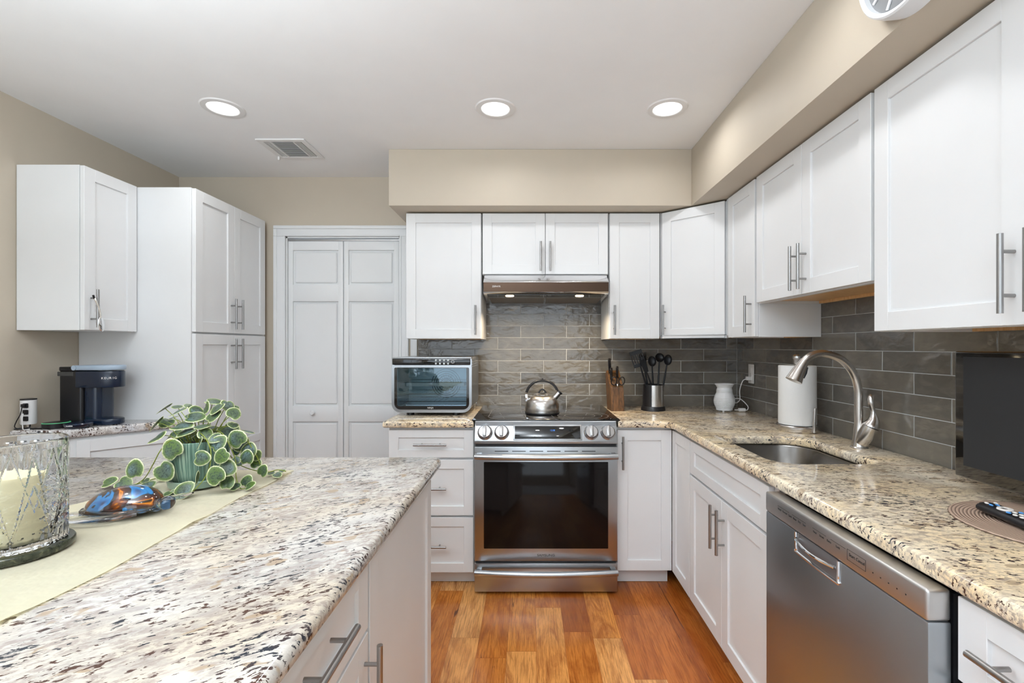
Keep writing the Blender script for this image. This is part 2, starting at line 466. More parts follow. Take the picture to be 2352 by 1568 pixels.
# ------------------------------------------------------------------ room shell
BW = 3.212; RW = 1.408; LW = -2.363; REAR = -2.75
def set_rnd(me, vals):
    a = me.attributes.new('rnd', 'FLOAT', 'FACE'); a.data.foreach_set('value', vals)
# floor: individual planks in one mesh
bm = bmesh.new(); vals = []
x = LW-.03-.0; col_i = 0; PW = .1285
x = -.3555-PW*17
while x < RW+.05:
    y = REAR-rng.random()*1.0
    while y < BW+.02:
        L = rng.choice((.45, .7, .95, 1.2, 1.4, 1.6)); g = .0007
        x0, x1, y0, y1 = max(x, LW-.02)+g, min(x+PW, RW+.02)-g, max(y, REAR)+g, min(y+L, BW+.02)-g
        if x1 > x0+.002 and y1 > y0+.002:
            f = bm.faces.new([bm.verts.new(p) for p in ((x0, y0, 0), (x1, y0, 0), (x1, y1, 0), (x0, y1, 0))])
            vals.append(rng.random())
        y += L
    x += PW
r0 = bmesh.ops.create_cube(bm, size=1)['verts']
for v in r0: v.co = Vector(((LW+RW)/2+v.co.x*(RW-LW+.2), (REAR+BW)/2+v.co.y*(BW-REAR+.2), -.03+v.co.z*.058))
bm.faces.ensure_lookup_table(); vals += [0.0]*(len(bm.faces)-len(vals))
me = bpy.data.meshes.new('floor'); bm.to_mesh(me); bm.free(); set_rnd(me, vals)
fl = link('floor', me, 'floor'); fl['kind'] = 'structure'

struct('ceiling', MB().box(LW-.1, RW+.1, REAR-.1, BW+.1, CEIL, CEIL+.1), 'ceil')
struct('wall_left', MB().box(LW-.1, LW, REAR, -2.0, 0, CEIL).box(LW-.1, LW, 0, BW, 0, CEIL).box(LW-.1, LW, -2.0, 0, 0, .85).box(LW-.1, LW, -2.0, 0, 2.15, CEIL), 'wall')
struct('wall_right', MB().box(RW, RW+.1, REAR, BW, 0, CEIL), 'wall')
# back wall with the closet opening
DX0, DX1, DZ = -1.640, -.872, 2.056
struct('wall_back', MB().box(LW, DX0, BW-.012, BW+.1, 0, CEIL).box(DX0, DX1, BW-.012, BW+.1, DZ, CEIL).box(DX1, -.755, BW-.012, BW+.1, 0, CEIL)
       .box(-.755, RW, BW-.002, BW+.1, 0, CEIL), 'wall')
struct('wall_rear', MB().box(LW, -2.0, REAR-.1, REAR, 0, CEIL).box(1.1, RW, REAR-.1, REAR, 0, CEIL).box(-2.0, 1.1, REAR-.1, REAR, 0, .55).box(-2.0, 1.1, REAR-.1, REAR, 2.35, CEIL), 'wall')
# windows behind the camera (daylight comes through them)
def window(n, cx, cy, w, z0, z1, rot):
    o = thing('window_%d' % n, None, None, (cx, cy, 0), rot); o['kind'] = 'structure'
    f = MB()
    f.box(-w/2, w/2, -.04, .04, z0, z0+.06).box(-w/2, w/2, -.04, .04, z1-.06, z1)
    for k in (-1, 1): f.box(k*w/2-.03-k*.03, k*w/2+.03-k*.03, -.04, .04, z0, z1)
    f.box(-.03, .03, -.03, .03, z0, z1)
    part('window_frame', f, 'trimw', o); part('pane', MB().box(-w/2+.05, w/2-.05, .0, .005, z0+.05, z1-.05), 'glass', o)
window(1, -.45, REAR-.05, 3.1, .55, 2.35, 0); window(2, LW-.05, -1.0, 2.0, .85, 2.15, R(90))

struct('trim_1', MB().box(-.8136, .9375, 2.744, BW-.001, 2.130, CEIL-.0005, .002).box(.9375, RW-.001, REAR+.01, BW-.001, 2.130, CEIL-.0005, .002), 'wall')

# closet: casing, track, bifold leaves
cas = MB()
def casing_strip(m, x0, x1, z0, z1, vert=True):
    y = BW-.012
    m.box(x0, x1, y-.014, y, z0, z1, .002)
    if vert:
        if abs(x0) > 1.5: m.box(x0, x0+.022, y-.022, y-.008, z0, z1, .003).box(x1-.012, x1, y-.018, y-.008, z0, z1, .002)
        else: m.box(x1-.022, x1, y-.022, y-.008, z0, z1, .003).box(x0, x0+.012, y-.018, y-.008, z0, z1, .002)
    else:
        m.box(x0, x0+.022, y-.022, y-.008, z0, z1-.0223, .003)
        m.box(x0, x1, y-.022, y-.008, z1-.022, z1, .003).box(x0+.06, x1-.06, y-.018, y-.008, z0, z0+.012, .002)
casing_strip(cas, -1.717, -1.640, 0, 2.0558); casing_strip(cas, -.872, -.812, 0, 2.0558)
casing_strip(cas, -1.717, -.812, 2.056, 2.127, False)
pass
cas.box(-1.640, -1.632, BW-.012, BW+.05, 0, 2.056).box(-.880, -.872, BW-.012, BW+.05, 0, 2.056).box(-1.640, -.872, BW-.012, BW+.05, 2.046, 2.056)
struct('trim_2', cas, 'trimw')
struct('trim_3', MB().box(-.80, -.757, BW-.02, BW-.003, 0, 1.9, .001), 'trimw')   # tile edge board beside the casing
dr = thing('door_1', None, None, (-1.630, BW-.006, 0)); dr['kind'] = 'structure'
def bifold_leaf(w, h):
    """raised-panel leaf; front at y=0"""
    m = MB(); st = .032
    panels = [(.12, .80), (.906, 1.612), (1.725, h-.06)]
    zs = [0]
    m.box(0, st, 0, .03, 0, h, .0015).box(w-st, w, 0, .03, 0, h, .0015)
    prev = 0
    for a, b in panels:
        m.box(st-.001, w-st+.001, 0, .03, prev, a, .0015); prev = b
        m.box(st-.001, w-st+.001, .012, .028, a-.001, b+.001)
        m.prism([(st+.012, a+.012), (w-st-.012, a+.012), (w-st-.012, b-.012), (st+.012, b-.012)], 0, .010, Matrix.Translation((0, .014, 0)) @ Matrix.Rotation(R(90), 4, 'X'), .006, 1)
    m.box(st-.001, w-st+.001, 0, .03, prev, h, .0015)
    return m
for i in range(2):
    lf = part('door_leaf', bifold_leaf(.371, 2.018), 'trimw', dr, (i*.376, 0, .008))
    if i == 0: part('knob', MB().lathe([(0, -.03), (.012, -.028), (.0165, -.02), (.014, -.01), (.007, -.004), (.007, .001)], 24, Matrix.Rotation(R(-90), 4, 'X')), 'trimw', lf, (.171, 0, .862))
part('track', MB().box(.0, .748, .002, .03, 2.030, 2.040).box(.01, .74, .0, .004, 2.028, 2.033), 'pull', dr)

o = link('bounce_rug', MB().box(-2.15, 1.25, -2.55, .05, .0005, .010, .003).mesh('bounce_rug'), simple('bounce_rug_grey', (.55,.55,.56,1), .95, var=.05, bump=(90,.5,.004)))  # unseen rug added to bounce neutral light and show in the steel
tag(o, 'added pale grey rug behind the camera, for neutral bounce light', 'rug')

# ------------------------------------------------------------------ backsplash tiles
def tiles(name, length, zt, joints0, dirn, clip, parent):
    """tile field; local x along wall, y=0 front, z up from .908"""
    bm = bmesh.new(); vals = []
    r_ = random.Random(11 if dirn else 5); P, H = .309, .078
    nrow = int((zt-.908)/H)+1
    for row in range(nrow):
        off = joints0 + (P/2 if row % 2 else 0)
        k0 = math.floor((0-off)/P)-1
        for k in range(k0, k0+int(length/P)+4):
            x0 = max(off+k*P+.0016, 0); x1 = min(off+(k+1)*P-.0016, length)
            z0 = .908+row*H+.0015; z1 = .908+(row+1)*H-.0015
            z1 = min(z1, clip((x0+x1)/2))
            if x1-x0 < .01 or z1-z0 < .008: continue
            b = bmesh.new(); bmesh.ops.create_cube(b, size=1)
            for v in b.verts: v.co = Vector(((x0+x1)/2+v.co.x*(x1-x0), .004+v.co.y*.006, (z0+z1)/2+v.co.z*(z1-z0)))
            tx, tz = r_.uniform(-.003, .003), r_.uniform(-.008, .008)
            for v in b.verts:
                if v.co.y < .004: v.co.y += tx*(v.co.x-(x0+x1)/2)+tz*(v.co.z-(z0+z1)/2)
            bmesh.ops.bevel(b, geom=[e for e in b.edges if all(v.co.y < .004 for v in e.verts)], offset=.0012, segments=1, profile=.5, affect='EDGES')
            n0 = len(bm.faces); tmp = bpy.data.meshes.new('t'); b.to_mesh(tmp); b.free(); bm.from_mesh(tmp); bpy.data.meshes.remove(tmp)
            rv = r_.random(); vals += [rv]*(len(bm.faces)-n0)
    me = bpy.data.meshes.new(name); bm.to_mesh(me); bm.free(); fin(me, 35); set_rnd(me, vals)
    return me
back = bpy.data.objects['wall_back']; rightw = bpy.data.objects['wall_right']
g = part('grout', MB().box(-.750, RW-.002, 3.2040, 3.2098, .88, 1.66), 'grout', back)
t1 = tiles('backsplash', RW-.0-(-.750)-.009, 1.66, -.059+.750, 0, lambda x: 1.66, None)
link('backsplash', t1, 'tile', back, (-.750, 3.202, 0))
g = part('grout', MB().box(1.4018, 1.4062, .40, 3.205, .88, 1.53), 'grout', rightw)
t2 = tiles('backsplash', 2.78, 1.53, 3.20-2.81, 1, lambda x: 1.53, None)
link('backsplash', t2, 'tile', rightw, (1.399, 3.20, 0), (0, 0, R(-90)))

# ------------------------------------------------------------------ cabinets
HM = MB().cyl((0, -.032, -.089), (0, -.032, .089), .0062).cyl((0, -.032, -.049), (0, .0005, -.049), .0042, n=14).cyl((0, -.032, .049), (0, .0005, .049), .0042, n=14).mesh('pull', 40)
def shaker(w, h, stile=.057, rail=.057, rec=.008, t=.020, mids=()):
    m = MB(); bm = m.bm
    m.box(0, stile, 0, t, 0, h, .0012, 1).box(w-stile, w, 0, t, 0, h, .0012, 1)
    m.box(stile-.0012, w-stile+.0012, 0, t, 0, rail, .0012, 1).box(stile-.0012, w-stile+.0012, 0, t, h-rail, h, .0012, 1)
    for a, b in mids: m.box(stile-.0012, w-stile+.0012, 0, t, a, b, .0012, 1)
    m.box(stile-.002, w-stile+.002, rec, t-.001, rail-.002, h-rail+.002)
    return m
def cabinet(name, label, loc, rot, w, dep, h, fronts, toe=0, upper=False, body=None, group=None, cat='cabinet', panel_only=False):
    c = thing(name, label, cat, loc, rot, group)
    if body is None:
        b = MB()
        if upper:
            b.box(0, w, .021, dep, .016, h)
            b.box(0, w, .021, .040, 0, .016).box(0, .012, .040, dep, 0, .016).box(w-.012, w, .040, dep, 0, .016)
        else:
            b.box(0, w, .021, dep, toe, h, .001, 1)
    else: b = body
    part('body', b, 'white', c)
    if upper:
        part('underside', MB().box(.0122, w-.0122, .0402, dep-.001, .0125, .0158).box(.0122, w-.0122, dep-.02, dep-.001, .0005, .0125), 'maple', c)
    if toe: part('toe_kick', MB().box(.002 if body is None else .0, w-.002, .078, .092, .002, toe+.002), 'white', c)
    for f in fronts:
        kind, x0, x1, z0, z1 = f[:5]; opt = f[5] if len(f) > 5 else {}
        st = opt.get('stile', .057); rl = opt.get('rail', st)
        d = part(kind, shaker(x1-x0, z1-z0, st, rl, mids=opt.get('mids', ())), 'white', c, (x0, 0, z0))
        hd = opt.get('h')
        if hd: link('handle', HM, 'pull', d, (hd[1]-x0, 0, hd[2]-z0), (0, R(90) if hd[0] == 'h' else 0, 0))
    return c
UZ = 1.362; UH = .760
UD = 3.2000-2.868
cabinet('wall_cabinet', 'white wall cabinet with one tall door above the countertop oven, left of the hood', (-.747, 2.868, UZ), 0, .456, UD, UH,
        [('door', .002, .454, .002, UH-.002, {'h': ('v', .423, .112)})], upper=True)
cabinet('wall_cabinet', 'short white two-door wall cabinet directly above the range hood', (-.286, 2.868, 1.751), 0, .764, UD, UH-.389,
        [('door', .003, .3805, .002, .369, {'h': ('v', .354, .105)}), ('door', .3835, .761, .002, .369, {'h': ('v', .410, .105)})])
cabinet('wall_cabinet', 'narrow white wall cabinet above the knife block, right of the hood', (.483, 2.868, UZ), 0, .306, UD, UH,
        [('door', .003, .303, .002, UH-.002, {'h': ('v', .028, .112)})], upper=True)
# diagonal corner cabinet
th = math.atan2(2.616-2.868, 1.08-.797)
c = thing('corner_wall_cabinet', 'white diagonal corner wall cabinet above the white wax warmer', 'cabinet', (.797, 2.868, UZ), (0, 0, th))
inv = Matrix.Rotation(-th, 4, 'Z')
def loc2(pts): return [tuple((inv @ Vector((x-.797, y-2.868, 0)))[:2]) for x, y in pts]
n_ = Vector((sin(th), -cos(th)))
foot = [(.7925, 2.870), (.797-n_.x*.021, 2.868-n_.y*.021), (1.08-n_.x*.021, 2.616-n_.y*.021), (1.082, 2.6005), (1.396, 2.6005), (1.396, 3.198), (.7925, 3.198)]
part('body', MB().prism(loc2(foot), .014, UH).prism(loc2([foot[0], foot[1], foot[2], foot[3], (1.095, 2.61), (.81, 2.885)]), 0, .02), 'white', c)
part('underside', MB().prism(loc2([(.81, 2.90), (1.10, 2.64), (1.385, 2.61), (1.385, 3.19), (.80, 3.19)]), .010, .0138), 'maple', c)
dl = math.hypot(1.08-.797, 2.868-2.616)
d = part('door', shaker(dl-.008, UH-.004), 'white', c, (.004, 0, .002)); link('handle', HM, 'pull', d, (.022, 0, .11))
RD = 1.398-1.08
cabinet('wall_cabinet', 'narrow white wall cabinet between the diagonal corner cabinet and the short one over the sink', (1.08, 2.583, UZ), R(-90), .309, RD, UH,
        [('door', .002, .305, .002, UH-.002, {'h': ('v', .272, .112)})], upper=True)
cabinet('wall_cabinet', 'short white two-door wall cabinet hanging over the sink', (1.08, 2.270, 1.520), R(-90), .772, RD, .602,
        [('door', .012, .385, .004, .600, {'h': ('v', .358, .11)}), ('door', .388, .768, .004, .600, {'h': ('v', .416, .11)})], upper=True)
cabinet('wall_cabinet', 'large white wall cabinet nearest the camera above the television', (1.08, 1.489, UZ), R(-90), .92, RD, UH,
        [('door', .002, .4585, .002, UH-.002, {'h': ('v', .432, .117)}), ('door', .4615, .918, .002, UH-.002, {'h': ('v', .488, .117)})], upper=True)
# left wall
cabinet('wall_cabinet', 'small white wall cabinet above the coffee maker, on the left wall', (-2.052, 2.184, 1.391), R(90), .300, .309, .762,
        [('door', .003, .297, .002, .760, {'h': ('v', .038, .103)})])
cabinet('pantry_cabinet', 'tall white pantry cabinet with two upper and two lower doors, left of the closet', (-1.754, 2.486, 0), R(90), .695, .607, 2.150,
        [('door', .008, .3345, 1.393, 2.147, {'h': ('v', .304, 1.506)}), ('door', .3375, .664, 1.393, 2.147, {'h': ('v', .368, 1.506)}),
         ('door', .008, .3345, .10, 1.383, {'h': ('v', .304, 1.273), 'mids': ((.608, .654),)}), ('door', .3375, .664, .10, 1.383, {'h': ('v', .368, 1.273), 'mids': ((.608, .654),)})], toe=.09)
# angled base at left
th = R(45)
c = thing('angled_base_cabinet', 'white angled base cabinet under the coffee maker counter', 'cabinet', (-2.10, 2.190, 0), (0, 0, th))
inv = Matrix.Rotation(-th, 4, 'Z')
part('body', MB().prism([tuple((inv @ Vector((x+2.10, y-2.19, 0)))[:2]) for x, y in [(-2.361, 2.190), (-2.118, 2.190), (-1.829, 2.480), (-2.361, 2.480)]], 0, .893), 'white', c)
part('door', shaker(.382, .765, .048), 'white', c, (.006, 0, .115))
lo = [(-2.361, 2.155), (-2.118, 2.155), (-1.800, 2.470), (-1.796, 2.4845), (-2.361, 2.4845)]
o = link('countertop', slab('countertop', lo, .895, .935, .012), 'gran_l'); tag(o, 'small pale granite countertop in the left corner under the coffee maker', 'countertop')

# base cabinets, back run
BD = 3.200-2.580
cabinet('base_cabinet', 'white three-drawer base cabinet to the left of the range', (-.768, 2.580, 0), 0, .466, BD, .876,
        [('drawer', .003, .463, .712, .862, {'stile': .052, 'rail': .042, 'h': ('h', .232, .786)}),
         ('drawer', .003, .463, .398, .700, {'stile': .052, 'rail': .050, 'h': ('h', .232, .549)}),
         ('drawer', .003, .463, .088, .386, {'stile': .052, 'rail': .050, 'h': ('h', .232, .237)})], toe=.088)
cabinet('base_cabinet', 'narrow white base cabinet to the right of the range, pull at its left edge', (.474, 2.580, 0), 0, .3005, BD, .876,
        [('door', .004, .2995, .098, .862, {'h': ('v', .030, .742)})], toe=.098)
RB = 1.398-.775
cabinet('corner_base_cabinet', 'narrow white base cabinet in the right corner, without any pull', (.775, 2.577, 0), R(-90), .280, RB, .876,
        [('door', .0005, .277, .098, .862)], toe=.098)
cabinet('sink_base_cabinet', 'white sink base cabinet with two doors beneath a false drawer front', (.775, 2.295, 0), R(-90), .785, RB, .876,
        [('drawer_front', .003, .757, .707, .862, {'rail': .045}), ('door', .003, .3785, .098, .695, {'h': ('v', .342, .575)}), ('door', .3815, .757, .098, .695, {'h': ('v', .408, .575)})], toe=.098,
        body=MB().box(0, .785, .021, .035, .098, .876).box(0, .018, .035, RB, .098, .876).box(.767, .785, .035, RB, .098, .876).box(.018, .767, .035, RB, .098, .115).box(.018, .767, RB-.01, RB, .115, .876))
cabinet('drawer_cabinet', 'white drawer base cabinet nearest the camera, right of the dishwasher', (.775, .862, 0), R(-90), .292, RB, .876,
        [('drawer', .003, .289, .715, .866, {'stile': .055, 'rail': .045, 'h': ('h', .144, .795)}), ('drawer', .003, .289, .41, .703, {'h': ('h', .144, .55)}), ('drawer', .003, .289, .10, .398, {'h': ('h', .144, .25)})], toe=.098)
# island
cabinet('island_cabinet', 'white island cabinet with a plain shaker panel at the far end facing the aisle', (-.345, 1.022, 0), R(90), .655, 1.75, .876,
        [('door', .004, .642, .10, .868)], toe=.098)
cabinet('island_cabinet', 'white island cabinet with a drawer over a door, in the foreground', (-.345, .537, 0), R(90), .482, 1.75, .876,
        [('drawer', .003, .478, .716, .868, {'rail': .042, 'h': ('h', .239, .806)}), ('door', .003, .478, .10, .708, {'h': ('v', .456, .603)})], toe=.098)

# ------------------------------------------------------------------ countertops
isl = rrect(-2.15, -.318, .12, 1.738, .03, 6, (.02, .035, .02, .02))
o = link('island_countertop', slab('island_countertop', isl, .877, .914, .016), 'gran_i'); tag(o, 'large speckled granite island top in the foreground', 'countertop')
o = link('countertop', slab('countertop', [(-.790, 2.553), (-.301, 2.553), (-.301, 3.1995), (-.790, 3.1995)], .877, .914, .012), 'gran_r')
tag(o, 'short granite countertop under the countertop oven, left of the range', 'countertop')
SX0, SX1, SY0, SY1 = .855, 1.215, 1.634, 2.125
hole = rrect(SX0, SX1, SY0, SY1, .08, 10, (.05, .13, .05, .09))
Lp = [(.4775, 2.553), (.70, 2.553), (.742, 2.538), (.757, 2.50), (.757, .45), (1.3965, .45), (1.3965, 3.1995), (.4775, 3.1995)]
o = link('countertop', slab('countertop', Lp, .877, .914, .012, [hole]), 'gran_r')
tag(o, 'long L-shaped granite countertop around the sink, on the right', 'countertop')
# sink bowl
sk = thing('sink', 'undermount stainless steel sink set in the granite countertop', 'sink', (1.035, 1.88, .70))
def bowl():
    b = bmesh.new(); rings = []
    def ringo(e, z, out=0):
        pts = rrect(SX0-e, SX1+e, SY0-e, SY1+e, .08, 10, tuple(max(.02, q+e) for q in (.05, .13, .05, .09)))
        return [b.verts.new((x-1.035, y-1.88, z-.70)) for x, y in pts]
    rings = [ringo(.022, .8755), ringo(.004, .8755), ringo(.002, .870), ringo(-.006, .74), ringo(-.018, .722), ringo(-.05, .715)]
    for A, B in zip(rings, rings[1:]):
        n = len(A)
        for i in range(n): b.faces.new((A[i], A[(i+1) % n], B[(i+1) % n], B[i]))
    b.faces.new(rings[-1])
    bmesh.ops.recalc_face_normals(b, faces=b.faces)
    for f in b.faces: f.normal_flip() if f.normal.z < -.5 and False else None
    m = MB(); m._add(b); return m
part('bowl', bowl(), steel('sink_steel', (.22,.205,.19,1), .24, (1,1,120), .01, .1), sk)
part('drain', MB().lathe([(0, .0165), (.02, .0165), (.035, .018), (.042, .0215), (.045, .0165)], 32), 'chrome', sk, (0, .03, 0))

# ------------------------------------------------------------------ range
rg = thing('range', 'stainless steel slide-in electric range with black glass cooktop', 'stove', (.088, 2.517, 0))
part('body', MB().box(-.378, .378, .03, .66, .02, .9147, .002, 1), 'dwsteel', rg)
for sx in (-1, 1):
    for yy in (.08, .62): part('foot', MB().cyl((sx*.34, yy, .0), (sx*.34, yy, .022), .015), 'black', rg)
part('cooktop', MB().box(-.398, .402, .043, .673, .9148, .9205, .0015, 2), 'blackglass', rg)
bz = MB()
def burner(m, cx, cy, rr):
    for r in rr: m.ring(cx, cy, r, r+.0016, .9206, .0003, 56, plane='xy')
burner(bz, -.215, .17, (.105,)); burner(bz, -.215, .45, (.098,)); burner(bz, .20, .20, (.16, .125, .085)); burner(bz, .235, .50, (.09,)); burner(bz, 0, .53, (.06,))
for xx in (-.320, -.110): bz.box(xx, xx+.0016, .17, .45, .9206, .9209)
part('burner_marking', bz, simple('burner_print', (.32,.31,.30,1), .4, var=0), rg)
# slanted control panel: profile in (y,z)
yz = Matrix(((0,0,1,0),(1,0,0,0),(0,1,0,0),(0,0,0,1)))   # prism (a,b,c)->(x=c,y=a,z=b)
part('control_panel', MB().prism([(.040, .9150), (.10, .9150), (.10, .800), (.0, .800), (.0, .815)], -.380, .380, yz, .002), 'steelh', rg)
tilt = math.atan2(.040, .0905)
pnl = lambda x, z: (x, .0+(z-.815)/.0905*.040, z)
disp = part('display', MB().box(-.174, .192, -.006, .004, -.042, .042, .003), 'steelh', rg, pnl(0, .856), (-tilt, 0, 0))
part('display_glass', MB().box(-.166, .184, -.0075, -.004, -.035, .034, .001), 'blackglass', disp)
text('clock_digits', '12:58', .012, 'bluelcd', disp, (.035, -.0077, .010))
kn = None
for kx in (-.325, -.236, .241, .330):
    if kn is None:
        kn = part('knob', MB().lathe([(.040, .0), (.040, .006), (.035, .010), (.033, .026), (.030, .030), (0, .030)], 40, Matrix.Rotation(R(90), 4, 'X')), simple('knob_steel', (.42,.41,.41,1), .26, 1, var=.02), rg, pnl(kx, .856), (-tilt, 0, 0))
        part('knob_grip', MB().box(-.009, .009, -.044, -.028, -.027, .027, .003), 'pull', kn)
    else: k2 = copy_tree(kn, rg); k2.location = pnl(kx, .856)
for mx in (-.280, -.236, .286): part('panel_mark', MB().box(-.001, .001, -.001, .0005, -.003, .003), 'red', rg, pnl(mx, .896), (-tilt, 0, 0))
dor = part('oven_door', MB().box(-.3795, .3795, 0, .034, .178, .784, .004, 2), 'steelh', rg)
part('window_glass', MB().box(-.331, .331, -.0012, .004, .243, .705, .004, 2), 'ovenglass', dor)
vs = MB()
for k in range(6): vs.box(-.272+k*.0925, -.200+k*.0925, -.0006, .003, .7585, .7625)
part('vent_slot', vs, 'black', dor)
def bowbar(z, w=.745, bow=.022):
    pts = [(-w/2+w*i/24, -.045-bow*(1-(2*i/24-1)**2), z) for i in range(25)]
    m = MB().tube(pts, .0155, 16)
    for sx in (-1, 1): m.box(sx*(w/2-.02)-.014, sx*(w/2-.02)+.014, -.05, .002, z-.012, z+.012, .003)
    return m
part('oven_handle', bowbar(.742), 'steelh', dor)
text('lettering', 'SAMSUNG', .0165, 'ink', dor, (0, -.0006, .209), sx=1.25)
dw_ = part('drawer', MB().box(-.3795, .3795, 0, .034, .014, .166, .004, 2), 'steelh', rg)
part('drawer_handle', bowbar(.137), 'steelh', dw_)
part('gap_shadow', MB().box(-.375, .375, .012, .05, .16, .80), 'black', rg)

# ------------------------------------------------------------------ hood
hd = thing('range_hood', 'slim stainless under-cabinet range hood with two small lamps', 'range hood', (.0975, 2.79, 1.595))
x0, x1 = -.3685, .3685
part('body', MB().prism([(.078, .154), (.0, .103), (.0, .044), (.018, .030), (.33, .004), (.40, .004), (.40, .154)], x0, x1, yz, .001, 1), 'hoodtop', hd)
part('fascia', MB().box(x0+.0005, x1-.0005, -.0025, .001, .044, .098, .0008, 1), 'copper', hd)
part('underside_panel', MB().prism([(.020, .0285), (.10, .0218), (.10, .0200), (.020, .0267)], x0+.02, x1-.02, yz), 'blackglass', hd)
for sx in (-1, 1):
    part('filter', MB().prism([(.105, .0215), (.325, .0034), (.325, .0014), (.105, .0190)], (x0+.025) if sx < 0 else .006, -.006 if sx < 0 else (x1-.025), yz), 'filt', hd)
for lx in (-.2155, .2025):
    lm = part('lamp', MB().lathe([(.0, -.003), (.022, -.003), (.026, .0), (.026, .004)], 28), 'hoodglow', hd, (lx, .055, .0225))
text('lettering', 'ZEPHYR', .014, 'inkw', hd, (-.292, -.003, .073), sx=1.0)
text('control_marks', '• • • • •   • • •', .012, 'inkw', hd, (0, .045, .0235), (R(175), 0, 0))
for lx in (-.2155, .2025):
    l = area('hood_lamp_light', (.0975+lx, 2.845, 1.612), (0, .25, -1), .05, .05, 2.4, (1, .80, .55), 'DISK', 120)

# ------------------------------------------------------------------ dishwasher (faces -X)
dwx = thing('dishwasher', 'stainless steel dishwasher under the right granite countertop', 'dishwasher', (.73, 1.465, 0), (0, 0, R(-90)))
part('tub', MB().box(.004, .592, .05, .65, .10, .862), 'black', dwx)
part('toe_kick', MB().box(.004, .592, .09, .10, .004, .10), 'black', dwx)
part('door', MB().box(0, .596, 0, .044, .105, .811, .004, 2), 'dwsteel', dwx)
pn = part('control_panel', MB().box(0, .596, -.002, .044, .812, .871, .006, 3), 'dwpanel', dwx)
# pocket handle under the panel
ph = MB(); pts = [(.168, .811), (.170, .766), (.180, .757), (.335, .757), (.345, .766), (.347, .811)]
ph.tube([(x, -.002, z) for x, z in catmull([(p[0], p[1], 0) for p in pts], 5) for x, z in [(x, z)]] if False else [(p.x, -.001, p.y) for p in catmull([(q[0], q[1], 0) for q in pts], 6)], .0045, 10)
part('pocket_handle', ph, 'chrome', dwx)
part('pocket_recess', MB().box(.174, .341, -.0008, .002, .762, .811), simple('pocket_steel', (.30,.30,.31,1), .35, .8, var=.05), dwx)
part('pocket_lip', MB().tube([(.176+.163*i/12, -.006-.010*sin(pi*i/12), .792-.004*sin(pi*i/12)) for i in range(13)], .004, 8), 'chrome', dwx)
mk = MB()
for a, b in ((.075, .135), (.150, .215)): mk.box(a, b, -.0026, -.0015, .8505, .8512)
for a, b in ((.245, .300), (.318, .372)): mk.box(a, b, -.0026, -.0015, .8505, .8512)
for k in range(5): mk.box(.458+k*.022, .4605+k*.022, -.0026, -.0015, .836, .8385)
mk.box(.378, .438, -.0026, -.0015, .853, .8536).box(.378, .438, -.0026, -.0015, .829, .8296).box(.378, .3786, -.0026, -.0015, .829, .8536).box(.4374, .438, -.0026, -.0015, .829, .8536)
part('panel_mark', mk, 'ink', pn)
for tx, s_ in ((.085, 'Heavy'), (.112, 'Normal'), (.140, 'Quick'), (.163, 'Rinse'), (.185, 'Dry'), (.208, 'Sani'), (.255, 'Heat'), (.283, 'Steam'), (.312, 'Extra'), (.345, 'Lock')):
    text('lettering', s_, .0075, 'ink', pn, (tx, -.0022, .843))
text('lettering', 'Start', .0100, 'ink', pn, (.394, -.0022, .843)); text('lettering', 'Cancel', .0100, 'ink', pn, (.421, -.0022, .843))

# ------------------------------------------------------------------ ceiling fixtures
first = None
labs = {0: 'lit recessed ceiling light at far left above the pantry side', 1: 'lit recessed ceiling light in the middle, above the range', 2: 'lit recessed ceiling light at right, next to the beige soffit'}
for i, (x, y) in enumerate(LAMPS):
    if first is None:
        t = thing('recessed_light', labs[0], 'ceiling light', (x, y, CEIL), group='recessed ceiling lights'); first = t
        part('trim_ring', MB().lathe([(.066, -.002), (.070, -.006), (.092, -.005), (.097, 0)], 56), 'plastic', t)
        part('diffuser', MB().lathe([(0, -.004), (.067, -.0035)], 40), 'glow', t)
    else:
        t = copy_tree(first); t.location = (x, y, CEIL)
        t['label'] = labs.get(i, 'recessed ceiling light out of view behind the camera')
t = thing('uplight_bowl', 'added unseen uplight bowl behind the camera, brightening the ceiling', 'pendant light', (-.45, -.85, 1.82))  # invented bowl, out of view, carrying the added uplight
part('bowl', MB().lathe([(.02, 0), (.12, .015), (.20, .05), (.24, .11), (.236, .11), (.196, .054), (.118, .02), (.02, .005)], 48), 'plastic', t)
part('stem', MB().cyl((0, 0, .0), (0, 0, CEIL-1.82), .006), 'pull', t)
t2 = copy_tree(t); t2.location = (-1.10, .35, 1.82); t2['label'] = 'added unseen uplight bowl above the near end of the island'  # copy for the second added uplight
t = thing('ceiling_vent', 'white square louvred air vent in the ceiling', 'vent', (-1.372, 2.738, CEIL))
fr = MB(); a, b = .135, .105
for q in ((-a, a, -a, -b), (-a, a, b, a), (-a, -b, -b, b), (b, a, -b, b)): fr.box(q[0], q[1], q[2], q[3], -.008, 0, .002, 1)
fr.box(-.070, -.062, -b, b, -.008, 0).box(.058, .066, -b, b, -.008, 0)
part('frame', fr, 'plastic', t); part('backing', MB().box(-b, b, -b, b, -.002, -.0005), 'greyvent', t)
sl = MB()
for k in range(15):
    yy = -.100+k*.0138
    sl.prism([(yy, -.0075), (yy+.009, -.003), (yy+.010, -.004), (yy+.001, -.0085)], -.061, .057, yz)
for k in range(4):
    for sx in (-1, 1):
        xx = sx*.072+sx*k*.008
        sl.box(xx-.0015, xx+.0015, -b, b, -.007, -.002)
part('louvre', sl, 'plastic', t)
part('lever', MB().box(-.128, -.118, .09, .10, -.030, -.008, .001, 1), 'plastic', t)

